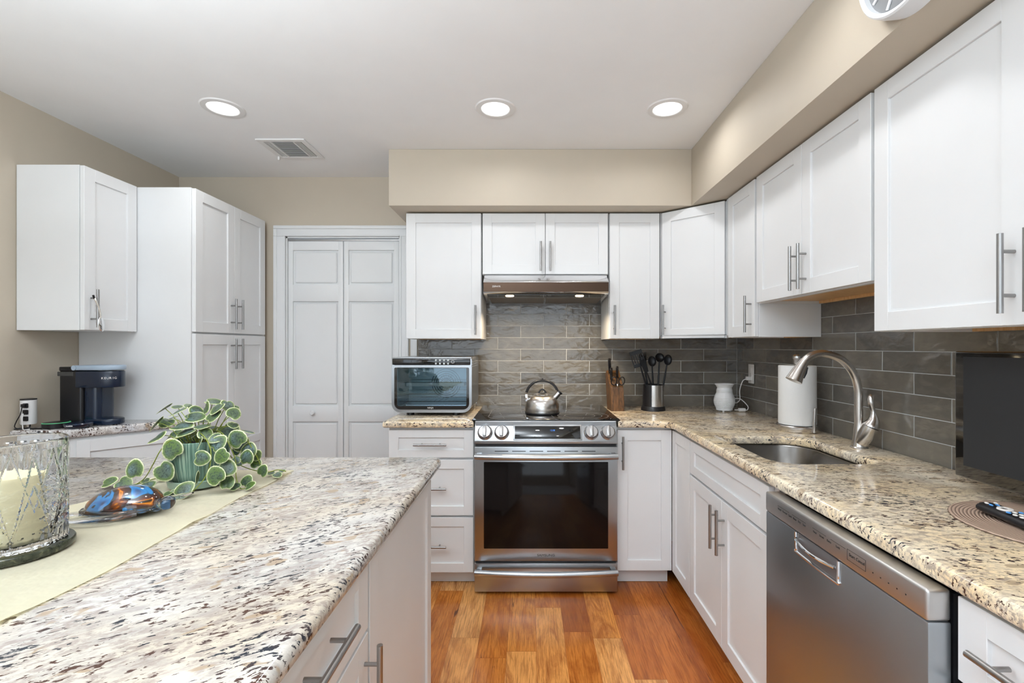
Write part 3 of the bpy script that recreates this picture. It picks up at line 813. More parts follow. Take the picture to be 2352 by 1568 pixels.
# clock on the soffit (faces -X)
ck = thing('wall_clock', 'round white-rimmed wall clock on the beige soffit at the top right', 'clock', (.9375, 1.128, 2.274), (0, 0, R(-90)))
rx = Matrix.Rotation(R(90), 4, 'X')
part('rim', MB().lathe([(.150, 0), (.152, .030), (.150, .050), (.146, .054), (.137, .050), (.136, .034)], 72, rx), 'ceramic', ck)
part('dial', MB().lathe([(0, .036), (.137, .036)], 64, rx), simple('clock_dial', (.20,.205,.21,1), .15, 0, var=.3), ck)
cg = MB()
for k in range(12):
    aa = 2*pi*k/12; cg.box(-.003, .003, -.040, -.0365, .095, .130, mtx=Matrix.Rotation(aa, 4, 'Y'))
part('hour_mark', cg, 'plastic', ck)
part('hand', MB().box(-.003, .003, -.044, -.041, 0, .10, mtx=Matrix.Rotation(R(205), 4, 'Y')).box(-.004, .004, -.047, -.044, 0, .065, mtx=Matrix.Rotation(R(150), 4, 'Y')), 'plastic', ck)

# ------------------------------------------------------------------ kettle
kt = thing('kettle', 'stainless steel whistling kettle with black arched handle on the cooktop', 'kettle', (.076, 2.81, .921))
part('body', MB().lathe([(0, .001), (.096, .001), (.099, .006), (.1, .012), (.1005, .035), (.097, .060), (.087, .083), (.070, .100), (.052, .109), (.044, .111), (.0, .111)], 64), 'steelv', kt)
part('base_ring', MB().lathe([(.0985, .000), (.1022, .004), (.1022, .010), (.0995, .012)], 64), 'black', kt)
part('lid', MB().lathe([(.050, .108), (.050, .113), (.030, .120), (.012, .124), (0, .124)], 48), 'chrome', kt)
part('lid_knob', MB().tube([(-.024+.048*i/12, 0, .119+.022*sin(pi*i/12)) for i in range(13)], .0045, 10), 'black', kt)
part('spout', MB().tube([(.062, 0, .083), (.085, 0, .104), (.100, 0, .122)], [.020, .016, .016], 20), 'steelv', kt)
part('whistle_cap', MB().tube([(.099, 0, .121), (.106, 0, .129)], [.0185, .0185], 20), 'black', kt)
arc = [(-.098*cos(pi*t/20)+.0, 0, .082+.112*sin(pi*t/20)**.85) for t in range(2, 18)]
part('handle', MB().tube(arc, .0078, 12, flat=1.5, up=(0, 1, 0)).tube([(0, 0, .195), (0.002, 0, .206)], [.005, .004], 10), 'black', kt)
part('handle_bracket', MB().box(-.101, -.084, -.006, .006, .070, .112, .002).box(.072, .086, -.006, .006, .080, .115, .002), 'chrome', kt)

# ------------------------------------------------------------------ countertop oven
ov = thing('countertop_oven', 'steel digital countertop oven with glass door, left of the range', 'oven', (-.566, 2.760, .914))
hw = .231
def ringbox(m, out, inn, y0, y1):
    """frame between two outlines in xz, same vertex count"""
    b = bmesh.new()
    L = [[b.verts.new((x, y, z)) for x, z in pts] for pts, y in ((out, y0), (out, y1), (inn, y1), (inn, y0))]
    n = len(out)
    for q in range(4):
        A, B = L[q], L[(q+1) % 4]
        for i in range(n): b.faces.new((A[i], A[(i+1) % n], B[(i+1) % n], B[i]))
    bmesh.ops.recalc_face_normals(b, faces=b.faces)
    m._add(b); return m
Z0, Z1 = .020, .340
out = rrect(-hw, hw, Z0, Z1, .02, 6, (.05, .018, .018, .05)); inn = rrect(-hw+.012, hw-.012, Z0+.012, Z1-.012, .01, 6, (.04, .010, .010, .04))
m = ringbox(MB(), out, inn, .0, .36); m.box(-hw+.01, hw-.01, .352, .36, Z0+.01, Z1-.01)
part('shell', m, 'steelh', ov)
part('cavity', MB().box(-hw+.013, hw-.013, .30, .31, Z0+.02, Z1-.05).box(-hw+.013, -hw+.02, .02, .30, Z0+.02, Z1-.05).box(hw-.02, hw-.013, .02, .30, Z0+.02, Z1-.05).box(-hw+.02, hw-.02, .02, .30, Z0+.018, Z0+.026).box(-hw+.02, hw-.02, .02, .30, Z1-.055, Z1-.050), 'cavity', ov)
fg = MB()
for r in (.030, .048, .062, .076, .090): fg.ring(.03, .165, r, r+.0035, .296, .003, 48)
for k in range(20):
    aa = 2*pi*k/20; fg.box(.008, .058, -.001, .001, -.001, .001, mtx=Matrix.Translation((.03, .294, .165)) @ Matrix.Rotation(aa, 4, 'Y'))
part('fan_grille', fg, 'black', ov)
rk = MB()
for zz in (.078, .122, .190):
    for yy in (.03, .285): rk.cyl((-.20, yy, zz), (.205, yy, zz), .0018, n=8)
    for k in range(15 if zz < .15 else 0): rk.cyl((-.195+k*.028, .03, zz), (-.195+k*.028, .285, zz), .0012, n=6)
part('rack', rk, 'chrome', ov)
part('basket', MB().box(-.16, .18, .04, .27, .168, .170).box(-.16, .18, .038, .040, .168, .188), 'filt', ov)
part('crumb_tray', MB().box(-.19, .2, .03, .28, .046, .050).cyl((-.16, .028, .056), (.20, .028, .056), .006), 'chrome', ov)
fo = rrect(-hw-.001, hw+.001, Z0-.001, Z1-.046, .02, 6, (.052, .012, .012, .052)); fi = rrect(-hw+.014, hw-.014, Z0+.016, Z1-.060, .01, 6, (.036, .008, .008, .036))
dd = part('door', ringbox(MB(), fo, fi, -.012, .004), 'steelh', ov)
g1 = rrect(-hw+.013, hw-.013, Z0+.015, Z1-.059, .01, 6, (.036, .008, .008, .036)); g2 = rrect(-hw+.030, hw-.030, Z0+.036, Z1-.064, .01, 6, (.010, .003, .003, .010))
part('door_border', ringbox(MB(), g1, g2, -.009, -.003), 'piano', dd)
part('door_glass', MB().box(-hw+.029, hw-.029, -.0065, -.0045, Z0+.035, Z1-.063), 'tint', dd)
text('lettering', 'NINJA', .013, 'inkw', dd, (-.008, -.0094, Z0+.026))
cp = part('control_panel', MB().box(-hw+.001, hw-.008, -.010, .002, Z1-.044, Z1-.009, .003), 'blackglass', ov)
bt = None
for i in range(4):
    for j in range(2):
        bb = link('button', bt or MB().lathe([(0, .0015), (.0058, .0012), (.0062, 0)], 16, rx).mesh('btn'), simple('button_grey', (.55,.60,.60,1), .4, var=0) if bt is None else None, cp, (.024+i*.0235, -.0101, Z1-.018-j*.019)); bt = bb.data
part('dial_ring', MB().ring(.122, Z1-.027, .0075, .0092, -.0112, .001, 28), 'inkw', cp)
part('top_edge', MB().box(-hw, hw, -.010, .002, Z1-.008, Z1, .002), 'steelh', ov)
sv = MB()
for k in range(3): sv.box(hw-.0005, hw+.0008, .03, .30, Z1-.030-k*.014, Z1-.026-k*.014)
part('side_vent', sv, 'chrome', ov)
for sx in (-.135, .135):
    for yy in (.04, .30): part('foot', MB().cyl((sx, yy, 0), (sx, yy, .022), .022, n=20), 'black', ov)

# ------------------------------------------------------------------ knife block, knives, scissors
kb = thing('knife_block', 'slanted brown wooden knife block beside the cooktop', 'knife block', (.509, 2.945, .914), (0, 0, R(4)))
part('block', MB().prism([(0, 0), (.115, 0), (.165, .225), (.130, .248), (.022, .142)], 0, .083, yz, .002, 1), 'walnut', kb)
kdir = Vector((-.10, -.46, .88)).normalized()
def knife(name, lab, base, L, w=.012, g='knives in the wooden block', cat='knife', lean=0):
    k = thing(name, lab, cat, base, group=g)
    dv = Vector((kdir.x+lean, kdir.y, kdir.z)).normalized(); q = dv.to_track_quat('Z', 'Y').to_matrix().to_4x4()
    part('handle', MB().box(-.008, .008, -w, w, .006, L, .005, 2, mtx=q).box(-.008, .008, -w*.8, w*1.25, L-.012, L, .004, 2, mtx=q), 'black', k)
    part('blade', MB().box(-.0012, .0012, -w*.8, w*.8, -.055, .008, mtx=q), 'chrome', k)
    rv = MB()
    for t_ in (.25, .5, .75): rv._add((lambda b: (bmesh.ops.create_uvsphere(b, u_segments=10, v_segments=6, radius=.0032), b)[1])(bmesh.new()), q @ Matrix.Translation((-.0078, 0, L*t_)))
    part('rivet', rv, 'chrome', k)
kbm = Matrix.Translation((.509, 2.945, .914)) @ Matrix.Rotation(R(4), 4, 'Z')
def onb(x, t): return tuple(kbm @ Vector((x, .022+.108*t, .142+.106*t+.001)))
knife('chef_knife', 'largest black-handled knife at the top left of the wooden block', onb(.018, .80), .105, .014, lean=-.03)
knife('kitchen_knife', 'black-handled knife just below the largest one in the block', onb(.018, .42), .085, .012, lean=-.03)
knife('kitchen_knife', 'black-handled knife at the upper right of the wooden block', onb(.058, .55), .080, .011)
sc = thing('scissors', 'black-handled kitchen scissors in the front slot of the knife block', 'scissors', onb(.046, .12))
q = kdir.to_track_quat('Z', 'Y').to_matrix().to_4x4()
def loop(sx):
    pts = [q @ Vector((0, sx*.022+.017*cos(a), .052+.028*sin(a))) for a in [2*pi*k/20 for k in range(21)]]
    return pts
qs = Vector((-.02, -.46, .88)).normalized().to_track_quat('Z', 'X').to_matrix().to_4x4()
ms = MB()
for sx in (-1, 1):
    ms.tube([Vector((sx*.024+.018*cos(a), -.02-.010*sin(a), .030+.026*sin(a))) for a in [2*pi*k/20 for k in range(21)]], .0038, 8)
    ms.tube([(sx*.012, -.010, .010), (0, .004, -.006)], [.005, .005], 8)
part('handle', ms, 'black', sc)
part('blade', MB().box(-.008, .008, .000, .003, -.030, .004), 'chrome', sc)
part('pivot', MB().ell((0, -.008, .004), (.006, .003, .009), 16, 8), 'chrome', sc)

# ------------------------------------------------------------------ utensil holder
UX, UY = .782, 3.0
uh = thing('utensil_holder', 'round steel and black utensil holder on the back counter', 'utensil holder', (UX, UY, .914))
part('cup', MB().lathe([(0, .004), (.066, .004), (.064, .163), (.060, .163), (.060, .02), (0, .02)], 48), 'black', uh)
part('base', MB().lathe([(0, 0), (.076, 0), (.075, .012), (.070, .027), (.064, .028)], 48), 'black', uh)
b = bmesh.new(); A = []
for i in range(29):
    a = R(-112+ i*110/28); A.append([b.verts.new((r*cos(a), r*sin(a), z)) for r, z in ((.0665, .028), (.0655, .160), (.0640, .160), (.0640, .028))])
for P_, Q_ in zip(A, A[1:]):
    for k in range(4): b.faces.new((P_[k], P_[(k+1) % 4], Q_[(k+1) % 4], Q_[k]))
b.faces.new(A[0]); b.faces.new(A[-1][::-1]); bmesh.ops.recalc_face_normals(b, faces=b.faces)
mm = MB(); mm._add(b); part('steel_sleeve', mm, 'steelv', uh)
def frame(p0, p1, n=(0, -1, 0)):
    """matrix whose z runs p0->p1, y = away from viewer"""
    z = (Vector(p1)-Vector(p0)).normalized(); x = Vector((0, 1, 0)).cross(z).normalized(); y = z.cross(x)
    m = Matrix((x, y, z)).transposed().to_4x4(); m.translation = Vector(p0); return m
def utensil(name, lab, p0, p1, head):
    o = thing(name, lab, 'utensil', p0, group='black nylon utensils in the holder')
    fm = frame((0, 0, 0), Vector(p1)-Vector(p0)); L = (Vector(p1)-Vector(p0)).length
    part('handle', MB().tube([fm @ Vector((0, 0, 0)), fm @ Vector((0, 0, L*.6)), fm @ Vector((0, 0, L))], [.0065, .0055, .0045], 10), 'nylon', o)
    h = MB()
    if head == 'turner':
        w, H = .040, .105
        mt = fm @ Matrix.Translation((0, 0, L)) @ Matrix.Rotation(R(-12), 4, 'X')
        h.box(-w, w, -.0015, .0015, 0, .022, .001, 1, mt); h.box(-w, w, -.0015, .0015, .080, H, .001, 1, mt)
        for k in range(6): xx = -w+k*(2*w-.006)/5; h.box(xx, xx+.006, -.0015, .0015, .02, .082, 0, 1, mt)
    elif head == 'fork':
        mt = fm @ Matrix.Translation((0, 0, L)); h.ell((0, 0, 0), (.022, .008, .026), 18, 10, None)
        h.bm.transform(mt @ Matrix.Translation((0, 0, .018)))
        for k in range(5): h.tube([mt @ Vector((-.018+.009*k, -.002, .03)), mt @ Vector((-.020+.010*k, -.008, .052)), mt @ Vector((-.020+.010*k, -.018, .062))], [.0035, .003, .002], 8)
    elif head in ('spoon', 'ladle'):
        rr = (.026, .034) if head == 'spoon' else (.030, .030)
        prof = []
        b = bmesh.new(); bmesh.ops.create_uvsphere(b, u_segments=24, v_segments=14, radius=1)
        bmesh.ops.delete(b, geom=[v for v in b.verts if v.co.y < -.05], context='VERTS')
        bmesh.ops.solidify(b, geom=b.faces[:], thickness=.06)
        h._add(b, fm @ Matrix.Translation((0, -.004, L+rr[1]*.8)) @ Matrix.Rotation(R(-10), 4, 'X') @ Matrix.Diagonal((rr[0], .014, rr[1], 1)))
    else:
        mt = fm @ Matrix.Translation((0, 0, L)); h.prism([(-.012, 0), (.012, 0), (.022, .07), (.010, .085), (-.018, .08)], -.002, .002, mt @ Matrix.Rotation(R(90), 4, 'X'), .0012, 1)
    part('head', h, 'nylon', o); return o
def UP(dx, dy, z): return (UX+dx, UY+dy, z)
utensil('slotted_turner', 'black slotted turner leaning left in the utensil holder', UP(-.020, -.028, .965), UP(-.088, -.035, 1.19), 'turner')
utensil('spatula', 'plain black spatula in front of the slotted turner', UP(.022, -.032, .965), UP(-.052, -.046, 1.155), 'spatula')
utensil('pasta_fork', 'black toothed pasta fork upright behind the slotted turner', UP(-.012, .02, .965), UP(-.052, .035, 1.215), 'fork')
utensil('serving_spoon', 'black serving spoon in the middle of the utensil holder', UP(.006, .006, .965), UP(-.004, .010, 1.195), 'spoon')
utensil('ladle', 'black ladle standing behind the rightmost spoon', UP(.034, .032, .965), UP(.052, .046, 1.22), 'ladle')
utensil('serving_spoon', 'rightmost and frontmost black spoon in the utensil holder', UP(.040, -.020, .965), UP(.080, -.026, 1.205), 'spoon')

# ------------------------------------------------------------------ wax warmer, outlet, cord
ww = thing('wax_warmer', 'white ribbed ceramic wax warmer in the counter corner', 'wax warmer', (1.218, 2.965, .914))
pf = [(0, .006), (.048, .006), (.050, .012)]
for k in range(22):
    t_ = k/21; r = .048+.017*sin(pi*min(1, t_*1.15))**1.0*(1-.15*t_); pf += [(r, .012+.118*t_), (r-.0018, .0145+.118*t_)]
pf += [(.043, .145), (.052, .160), (.058, .166), (.056, .169), (.046, .158), (.038, .150), (0, .148)]
part('body', MB().lathe(pf, 56), 'ceramic', ww)
for k in range(3): part('foot', MB().cyl((.036*cos(k*2.1), .036*sin(k*2.1), 0), (.036*cos(k*2.1), .036*sin(k*2.1), .008), .006, n=12), 'ceramic', ww)
ol = thing('wall_outlet', 'white rectangular wall outlet on the dark tiles of the right wall', 'outlet', (1.3965, 2.985, 1.144), (0, 0, R(-90)))
part('cover_plate', MB().box(-.037, .037, -.004, .001, -.060, .060, .003), 'plastic', ol)
part('socket', MB().box(-.017, .017, -.006, -.003, .006, .038, .002).box(-.017, .017, -.006, -.003, -.038, -.006, .002), 'plastic', ol)
part('screw', MB().ell((0, -.004, 0), (.003, .0015, .003), 10, 6), 'pull', ol)
cd = thing('power_cord', 'white power cord with plug running from the outlet to the counter', 'cord', (1.375, 2.985, 1.115))
def cw(p): return Vector(p)-Vector((1.375, 2.985, 1.115))
part('plug', MB().box(-.012, .016, -.013, .013, -.012, .012, .004), 'plastic', cd)
part('cable', MB().tube([cw(p) for p in catmull([(1.370, 2.985, 1.112), (1.34, 2.98, 1.10), (1.325, 2.99, 1.04), (1.33, 3.0, .98), (1.315, 3.03, .955), (1.29, 3.03, .975), (1.33, 3.0, .985), (1.365, 2.97, .945), (1.355, 2.95, .923), (1.33, 2.94, .922), (1.275, 2.95, .922)], 8)], .0028, 8), 'plastic', cd)
part('inline_switch', MB().box(1.315-1.375-.02, 1.315-1.375+.022, 2.94-2.985-.010, 2.94-2.985+.012, .9145-1.115, .934-1.115, .004), 'plastic', cd)

# ------------------------------------------------------------------ paper towel
PX, PY = 1.284, 2.276
pt = thing('paper_towel_holder', 'round steel paper towel holder behind the sink', 'paper towel holder', (PX, PY, .914))
part('base', MB().lathe([(0, .001), (.091, .001), (.093, .005), (.093, .026), (.089, .030), (0, .030)], 64), 'steelv', pt)
part('post', MB().cyl((0, 0, .03), (0, 0, .34), .008), 'steelv', pt)
part('finial', MB().lathe([(.0185, .318), (.0185, .343), (.0205, .346), (.020, .356), (.012, .364), (0, .366)], 32), 'steelv', pt)
part('tension_arm', MB().tube([(.026, -.092, .006), (.026, -.094, .05), (.028, -.095, .118)], [.0085, .0075, .0065], 14), 'steelv', pt)
o = part('paper_towel_roll', MB().lathe([(.022, .0325), (.080, .0325), (.0815, .036), (.081, .309), (.079, .311), (.022, .311)], 64, close=True), 'paper', None, (PX, PY, .914))
tag(o, 'full white paper towel roll standing on the steel holder', 'paper towels')

# ------------------------------------------------------------------ faucet
FY = 1.886
fc = thing('faucet', 'brushed nickel gooseneck pull-down faucet with side lever', 'faucet', (1.310, FY, .914))
def fp(u, v, dy=0):
    s_ = 1090/(FY+dy); return Vector(((u-1216)/s_-1.310, dy, 1.317-(v-795)/s_-.914))
neck = catmull([fp(1973, 1029), fp(1973, 1000), fp(1972, 960), fp(1972, 925), fp(1971, 895), fp(1964, 866), fp(1950, 842), (fp(1928, 823)), fp(1900, 813), fp(1878, 812), fp(1858, 820), fp(1848, 829)], 6)
neck = [p if p.z > .0008 else Vector((p.x, p.y, .0008)) for p in neck]
rads = []
for i, p in enumerate(neck):
    z = p.z; rads.append(.0150 + (.013*max(0, 1-z/.10)**1.3 if i < 30 else 0))
part('neck', MB().tube(neck, rads, 24), 'nickel', fc)
part('base_flange', MB().lathe([(.031, 0), (.031, .003), (.028, .006), (.02, .006)], 32), 'nickel', fc)
part('spray_head', MB().tube(catmull([fp(1849, 828), fp(1840, 842), fp(1831, 858), fp(1823, 874)], 5), [.0165+.0148*(i/15)**1.2 for i in range(16)], 28), 'nickel', fc)
part('spray_button', MB().tube([fp(1853, 843), fp(1848, 856), fp(1844, 868)], [.006, .009, .006], 10), 'black', fc)
part('valve_body', MB().tube([fp(1978, 1018, -.012), fp(1988, 1000, -.025), fp(2000, 980, -.035)], [.022, .029, .0295], 24), 'nickel', fc)
part('lever', MB().tube(catmull([fp(2000, 980, -.035), fp(2006, 966, -.038), fp(2006, 950, -.038), fp(2003, 936, -.036), fp(2000, 922, -.034), fp(2001, 910, -.032), fp(2002, 905, -.032)], 4), [.0295, .029, .027, .024, .021, .018, .015, .012, .010, .009, .0088, .0090, .0098, .0108, .0116, .0120, .0122, .0122, .0120, .0116, .0105, .0090, .0075, .006, .004][:25], 20), 'nickel', fc)

# ------------------------------------------------------------------ television, placemat, remote
tv = thing('television', 'small black flat television on the right counter, screen off', 'television', (1.21, 1.052, .914), (0, 0, R(-90)))
part('cabinet', MB().box(-.300, .300, 0, .045, .036, .390, .006, 3), 'piano', tv)
part('screen', MB().box(-.270, .270, -.0015, .004, .072, .374), 'screen', tv)
part('stand_neck', MB().box(-.05, .05, .015, .04, .008, .06, .004), 'piano', tv)
part('stand_base', MB().prism([(.15*cos(a), .035+.095*sin(a)) for a in [2*pi*k/40 for k in range(40)]], .0, .010, None, .002, 1), 'piano', tv, (0, -.02, .0006))
pm = thing('placemat', 'round tan woven placemat beneath the remote control', 'placemat', (1.165, 1.050, .914))
part('weave', MB().lathe([(0, .0005), (.176, .0005), (.180, .002), (.176, .0045), (.165, .004), (0, .004)], 96, fn=lambda r, z, a, j: max(r, .0005)+(.0015*sin(a*60) if r > .17 else 0)), 'weave', pm)
# keep the mat and the stand apart
bpy.data.objects['stand_base'].location = (0, .02, .0055)
bpy.data.objects['stand_base'].scale = (.9, .55, 1)
rm = thing('remote_control', 'black remote control with white and blue buttons on the placemat', 'remote control', (1.085, 1.035, .9195), (0, 0, R(-95)))
part('shell', MB().tube([(-.108, 0, .013), (-.104, 0, .013), (-.085, 0, .014), (-.03, 0, .012), (.05, 0, .011), (.10, 0, .011), (.106, 0, .011)], [.017, .022, .0255, .023, .024, .025, .018], 20, flat=.52, up=(0, 0, 1)), 'black', rm)
r2 = random.Random(3); b1 = {}
def rbtn(x, y, a, b, mt):
    key = mt
    link('button', MB().ell((0, 0, 0), (a, b, .0022), 12, 8).mesh('button'), mt, rm, (x, y, .0255-(.0008 if x > -.06 else -.001)))
rbtn(-.088, -.010, .006, .0035, 'buttonw'); rbtn(-.088, .010, .006, .0035, 'buttonw'); rbtn(-.074, .002, .006, .003, 'buttonb'); rbtn(-.074, -.012, .006, .003, 'buttonb')
part('ring_button', MB().lathe([(.006, 0), (.007, .003), (.014, .003), (.015, 0)], 28), 'buttonw', rm, (-.052, 0, .0235))
for i in range(7):
    for j in range(3): rbtn(-.028+i*.016, -.013+j*.013, .0055, .0042, 'buttonb' if (i, j) in ((0, 0), (0, 2), (3, 1), (5, 0)) else 'buttonw')

# ------------------------------------------------------------------ island: runner, vase, turtle, plant
def cloth():
    b = bmesh.new(); nx, ny = 26, 90; g = []
    for j in range(ny+1):
        row = []
        y = .14+(1.533-.14)*j/ny
        for i in range(nx+1):
            t = i/nx; x = -1.150+.390*t
            ex = .005*sin(y*9)+.003*sin(y*23+1)
            x += ex*(t-.5)*2
            h = mnoise.noise(Vector((x*5, y*3, 0)))*.0011+.0016
            h += .0045*max(0, sin(y*16+x*4))**6*(abs(t-.5)*2)**5
            row.append(b.verts.new((x, y, .9148+max(h, .0006))))
        g.append(row)
    for j in range(ny):
        for i in range(nx): b.faces.new((g[j][i], g[j][i+1], g[j+1][i+1], g[j+1][i]))
    bmesh.ops.solidify(b, geom=b.faces[:], thickness=.0007)
    m = MB(); m._add(b); return m
o = part('table_runner', cloth(), 'cloth'); tag(o, 'long cream cloth runner lying across the granite island top', 'table runner')

VX, VY, VZ = -1.002, .920, .919
o = part('coaster', MB().lathe([(0, 0), (.088, 0), (.090, .003), (.090, .011), (.088, .014), (0, .014)], 72), 'marble', None, (VX, VY, VZ))
tag(o, 'round dark marble coaster under the crystal candle holder', 'coaster')
vs_ = thing('candle_holder', 'large cut crystal glass cylinder holding a candle', 'candle holder', (VX, VY, VZ+.0145))
def cut(r, z, a, j):
    if j > NOUT or z < .004: return r
    Hh = .200; t = z/Hh; k = 8
    if t > .93: return r
    u = (a*k/(2*pi)) % 1.0; w = abs(u-.5)*2
    def groove(c, wd, dep): return dep*max(0, 1-abs(c)/wd)
    d = groove(t-(.10+.80*(1-w)), .045, .0040)          # tall chevrons
    d = max(d, groove(t-(.10+.50*(1-w)), .035, .0034))
    d = max(d, groove(t-(.92-.55*(1-w)), .030, .0030))   # hanging points
    if .12 < t < .62:
        v = (t*9) % 1.0
        d = max(d, groove(abs(v-.5)-.4*w, .10, .0022))   # small cross cuts
    if t < .22: d = max(d, .0030*abs(sin(a*k*2))*(1-t/.22))
    if t > .72: d = max(d, .0030*abs(sin(a*k*1.5))**3*(t-.72)/.21)
    return r-d
NZ = 110; prof_o = [(.075, 0.0)]+[(.079, .200*i/NZ) for i in range(1, NZ+1)]
prof = [(0.0005, 0)]+prof_o+[(.0775, .2022), (.0745, .2005)]+[(.0725, .200-.185*i/12) for i in range(1, 13)]+[(.062, .010), (.0005, .009)]
NOUT = len(prof_o)
part('glass_cylinder', MB().lathe(prof, 400, fn=cut), 'crystal', vs_, smooth=50)
o = part('pillar_candle', MB().lathe([(0, 0), (.042, 0), (.045, .004), (.045, .118), (.042, .124), (.034, .126), (.012, .132), (0, .130)], 56), 'candle', None, (VX, VY, VZ+.0145+.0095))
tag(o, 'thick cream pillar candle inside the cut crystal cylinder', 'candle')

# glass turtle
TX, TY = -.965, 1.135
tt = thing('glass_turtle', 'colourful blown glass turtle figurine lying on the cream runner', 'figurine', (TX, TY, .9195), (0, 0, R(8)))
b = bmesh.new(); bmesh.ops.create_uvsphere(b, u_segments=40, v_segments=24, radius=1)
for v in b.verts:
    if v.co.z < 0: v.co.z *= .35
    v.co = Vector((v.co.x*.082, v.co.y*.052, v.co.z*.047*(1+.12*v.co.x)+.017))
m = MB(); m._add(b); part('shell', m, 'swirl', tt)
def flip(pts, rr, flat):
    return MB().tube(catmull(pts, 5), rr, 14, flat=flat, up=(0, 0, 1))
def taper(n, a, b, c): return [a+(b-a)*min(1, 2*i/n) if i < n/2 else b+(c-b)*(2*i/n-1) for i in range(n+1)]
part('body', MB().ell((0, 0, .014), (.092, .060, .012), 36, 14), 'glass', tt)
part('head', MB().tube(catmull([(.070, -.010, .016), (.088, -.018, .024), (.104, -.026, .027), (.116, -.032, .024)], 5), [.014,.0145,.0135,.0130,.0125,.012,.0125,.0135,.0145,.0155,.0165,.017,.016,.014,.011,.006], 16), 'glass', tt)
part('flipper', flip([(.050, .040, .014), (.085, .070, .014), (.105, .085, .018)], taper(10, .013, .016, .004), .4), 'glass', tt)
part('flipper', flip([(.050, -.045, .012), (.010, -.068, .010), (-.060, -.072, .008), (-.105, -.060, .008)], taper(15, .014, .016, .004), .4), 'glass', tt)
part('flipper', flip([(-.060, .025, .010), (-.095, .040, .010), (-.115, .045, .009)], taper(10, .010, .013, .004), .4), 'glass', tt)
part('flipper', flip([(-.065, -.025, .010), (-.095, -.030, .010), (-.115, -.028, .008)], taper(10, .010, .012, .004), .4), 'glass', tt)

# plant
GX, GY, GZ = -.954, 1.372, .9195
pl = thing('potted_plant', 'trailing variegated plant in a striped green ceramic pot on the island', 'plant', (GX, GY, GZ))
part('saucer', MB().lathe([(0, 0), (.066, 0), (.074, .004), (.0775, .022), (.0745, .024), (.070, .008), (0, .007)], 56), 'sage', pl)
def ribs(r, z, a, j): return r+(.0013*sin(a*44) if r > .05 and 1 <= j <= 8 and .015 < z < .125 else 0)
part('pot', MB().lathe([(.0005, .008), (.054, .008), (.060, .014), (.066, .035), (.071, .065), (.0735, .095), (.0745, .118), (.0745, .129), (.0725, .131), (.069, .128), (.066, .09), (.0005, .09)], 176, fn=ribs), 'glaze', pl)
part('soil', MB().lathe([(0, .118), (.04, .119), (.068, .112)], 32), 'soil', pl)

verts, faces, radv = [], [], []
def leaf(c, r, nrm, roll=0.0, cup=.12):
    """round heart-shaped leaf; c local centre, nrm its facing"""
    n = Vector(nrm).normalized(); t = n.cross(Vector((0, 0, 1)))
    if t.length < .1: t = Vector((1, 0, 0))
    t.normalize(); u = t.cross(n)
    base = len(verts); K = 20; RS = (.0, .35, .7, .88, 1.0)
    for q, rs in enumerate(RS):
        for k in range(K if q else 1):
            a = 2*pi*k/K
            rr = rs*(1-.38*max(0, cos(a))**10*(1 if q > 1 else .4))*(1+.16*max(0, -cos(a))**6)
            lx, ly = rr*cos(a), rr*sin(a)*.93
            cr, sr = cos(roll), sin(roll); px, py = lx*cr-ly*sr, lx*sr+ly*cr
            h = -cup*(rs**2)+.10*abs(sin(a))*rs
            verts.append(Vector(c)+(t*px+u*py+n*h)*r); radv.append(rs)
    for k in range(K): faces.append((base, base+1+k, base+1+(k+1) % K))
    for q in range(1, len(RS)-1):
        o0 = base+1+(q-1)*K; o1 = o0+K
        for k in range(K): faces.append((o0+k, o1+k, o1+(k+1) % K, o0+(k+1) % K))
def G(u, v, dy):
    """view-frame measurement of the plant turned into pot-local metres at depth offset dy"""
    d = GY+dy; s_ = 1090/d
    return Vector(((u-1216)/s_-GX, dy, 1.317-(v-795)/s_-GZ))
Z4 = lambda x, y: (330+x/5.6, 900+y/5.6)
Z1_ = lambda x, y: (x/3.136, 800+y/3.136)
stems = MB()
top = Vector((0, 0, .125))
UPL = [ # zoomx, zoomy, radius px, dy, normal
 (270,205,19,.02,(-.5,-.35,.8)), (430,255,21,-.03,(-.3,-.45,.8)), (175,390,21,-.02,(-.6,-.5,.6)), (295,385,18,.02,(.2,-.55,.7)), (430,190,13,.06,(.1,-.3,.9)), (575,180,10,.06,(.3,-.4,.8)),
 (480,435,23,-.05,(0,-.4,.9)), (560,510,19,-.06,(-.1,-.5,.85)), (650,320,21,-.02,(.1,-.65,.7)), (680,245,18,.03,(.5,-.4,.7)), (170,580,22,-.05,(-.3,-.6,.7)), (310,590,16,-.01,(-.5,-.6,.4)),
 (420,525,13,-.01,(0,-.8,.4)), (890,118,19,.03,(.2,-.3,.9)), (800,200,17,.0,(-.4,-.9,.2)), (950,200,18,-.02,(-.2,-.75,.6)), (1080,165,17,.01,(.6,-.5,.6)), (1155,280,17,-.01,(.5,-.65,.5)),
 (885,315,18,-.03,(-.1,-.8,.5)), (745,445,17,-.04,(.0,-.3,.9)), (790,540,16,-.05,(.3,-.7,.5)), (640,540,12,.0,(-.2,-.7,.6)), (1090,480,25,.02,(.2,-.75,.55)), (920,480,17,.02,(.3,-.3,.9)), (1150,420,13,.0,(.3,-.3,.9)),
 (520,400,14,.03,(0,-.4,.9)), (600,300,13,.05,(0,-.4,.9)), (380,330,12,.05,(-.2,-.3,.9)), (760,360,13,.05,(.1,-.5,.8)), (1180,195,9,.03,(.4,-.3,.8)), (450,560,14,.03,(0,-.5,.8))]
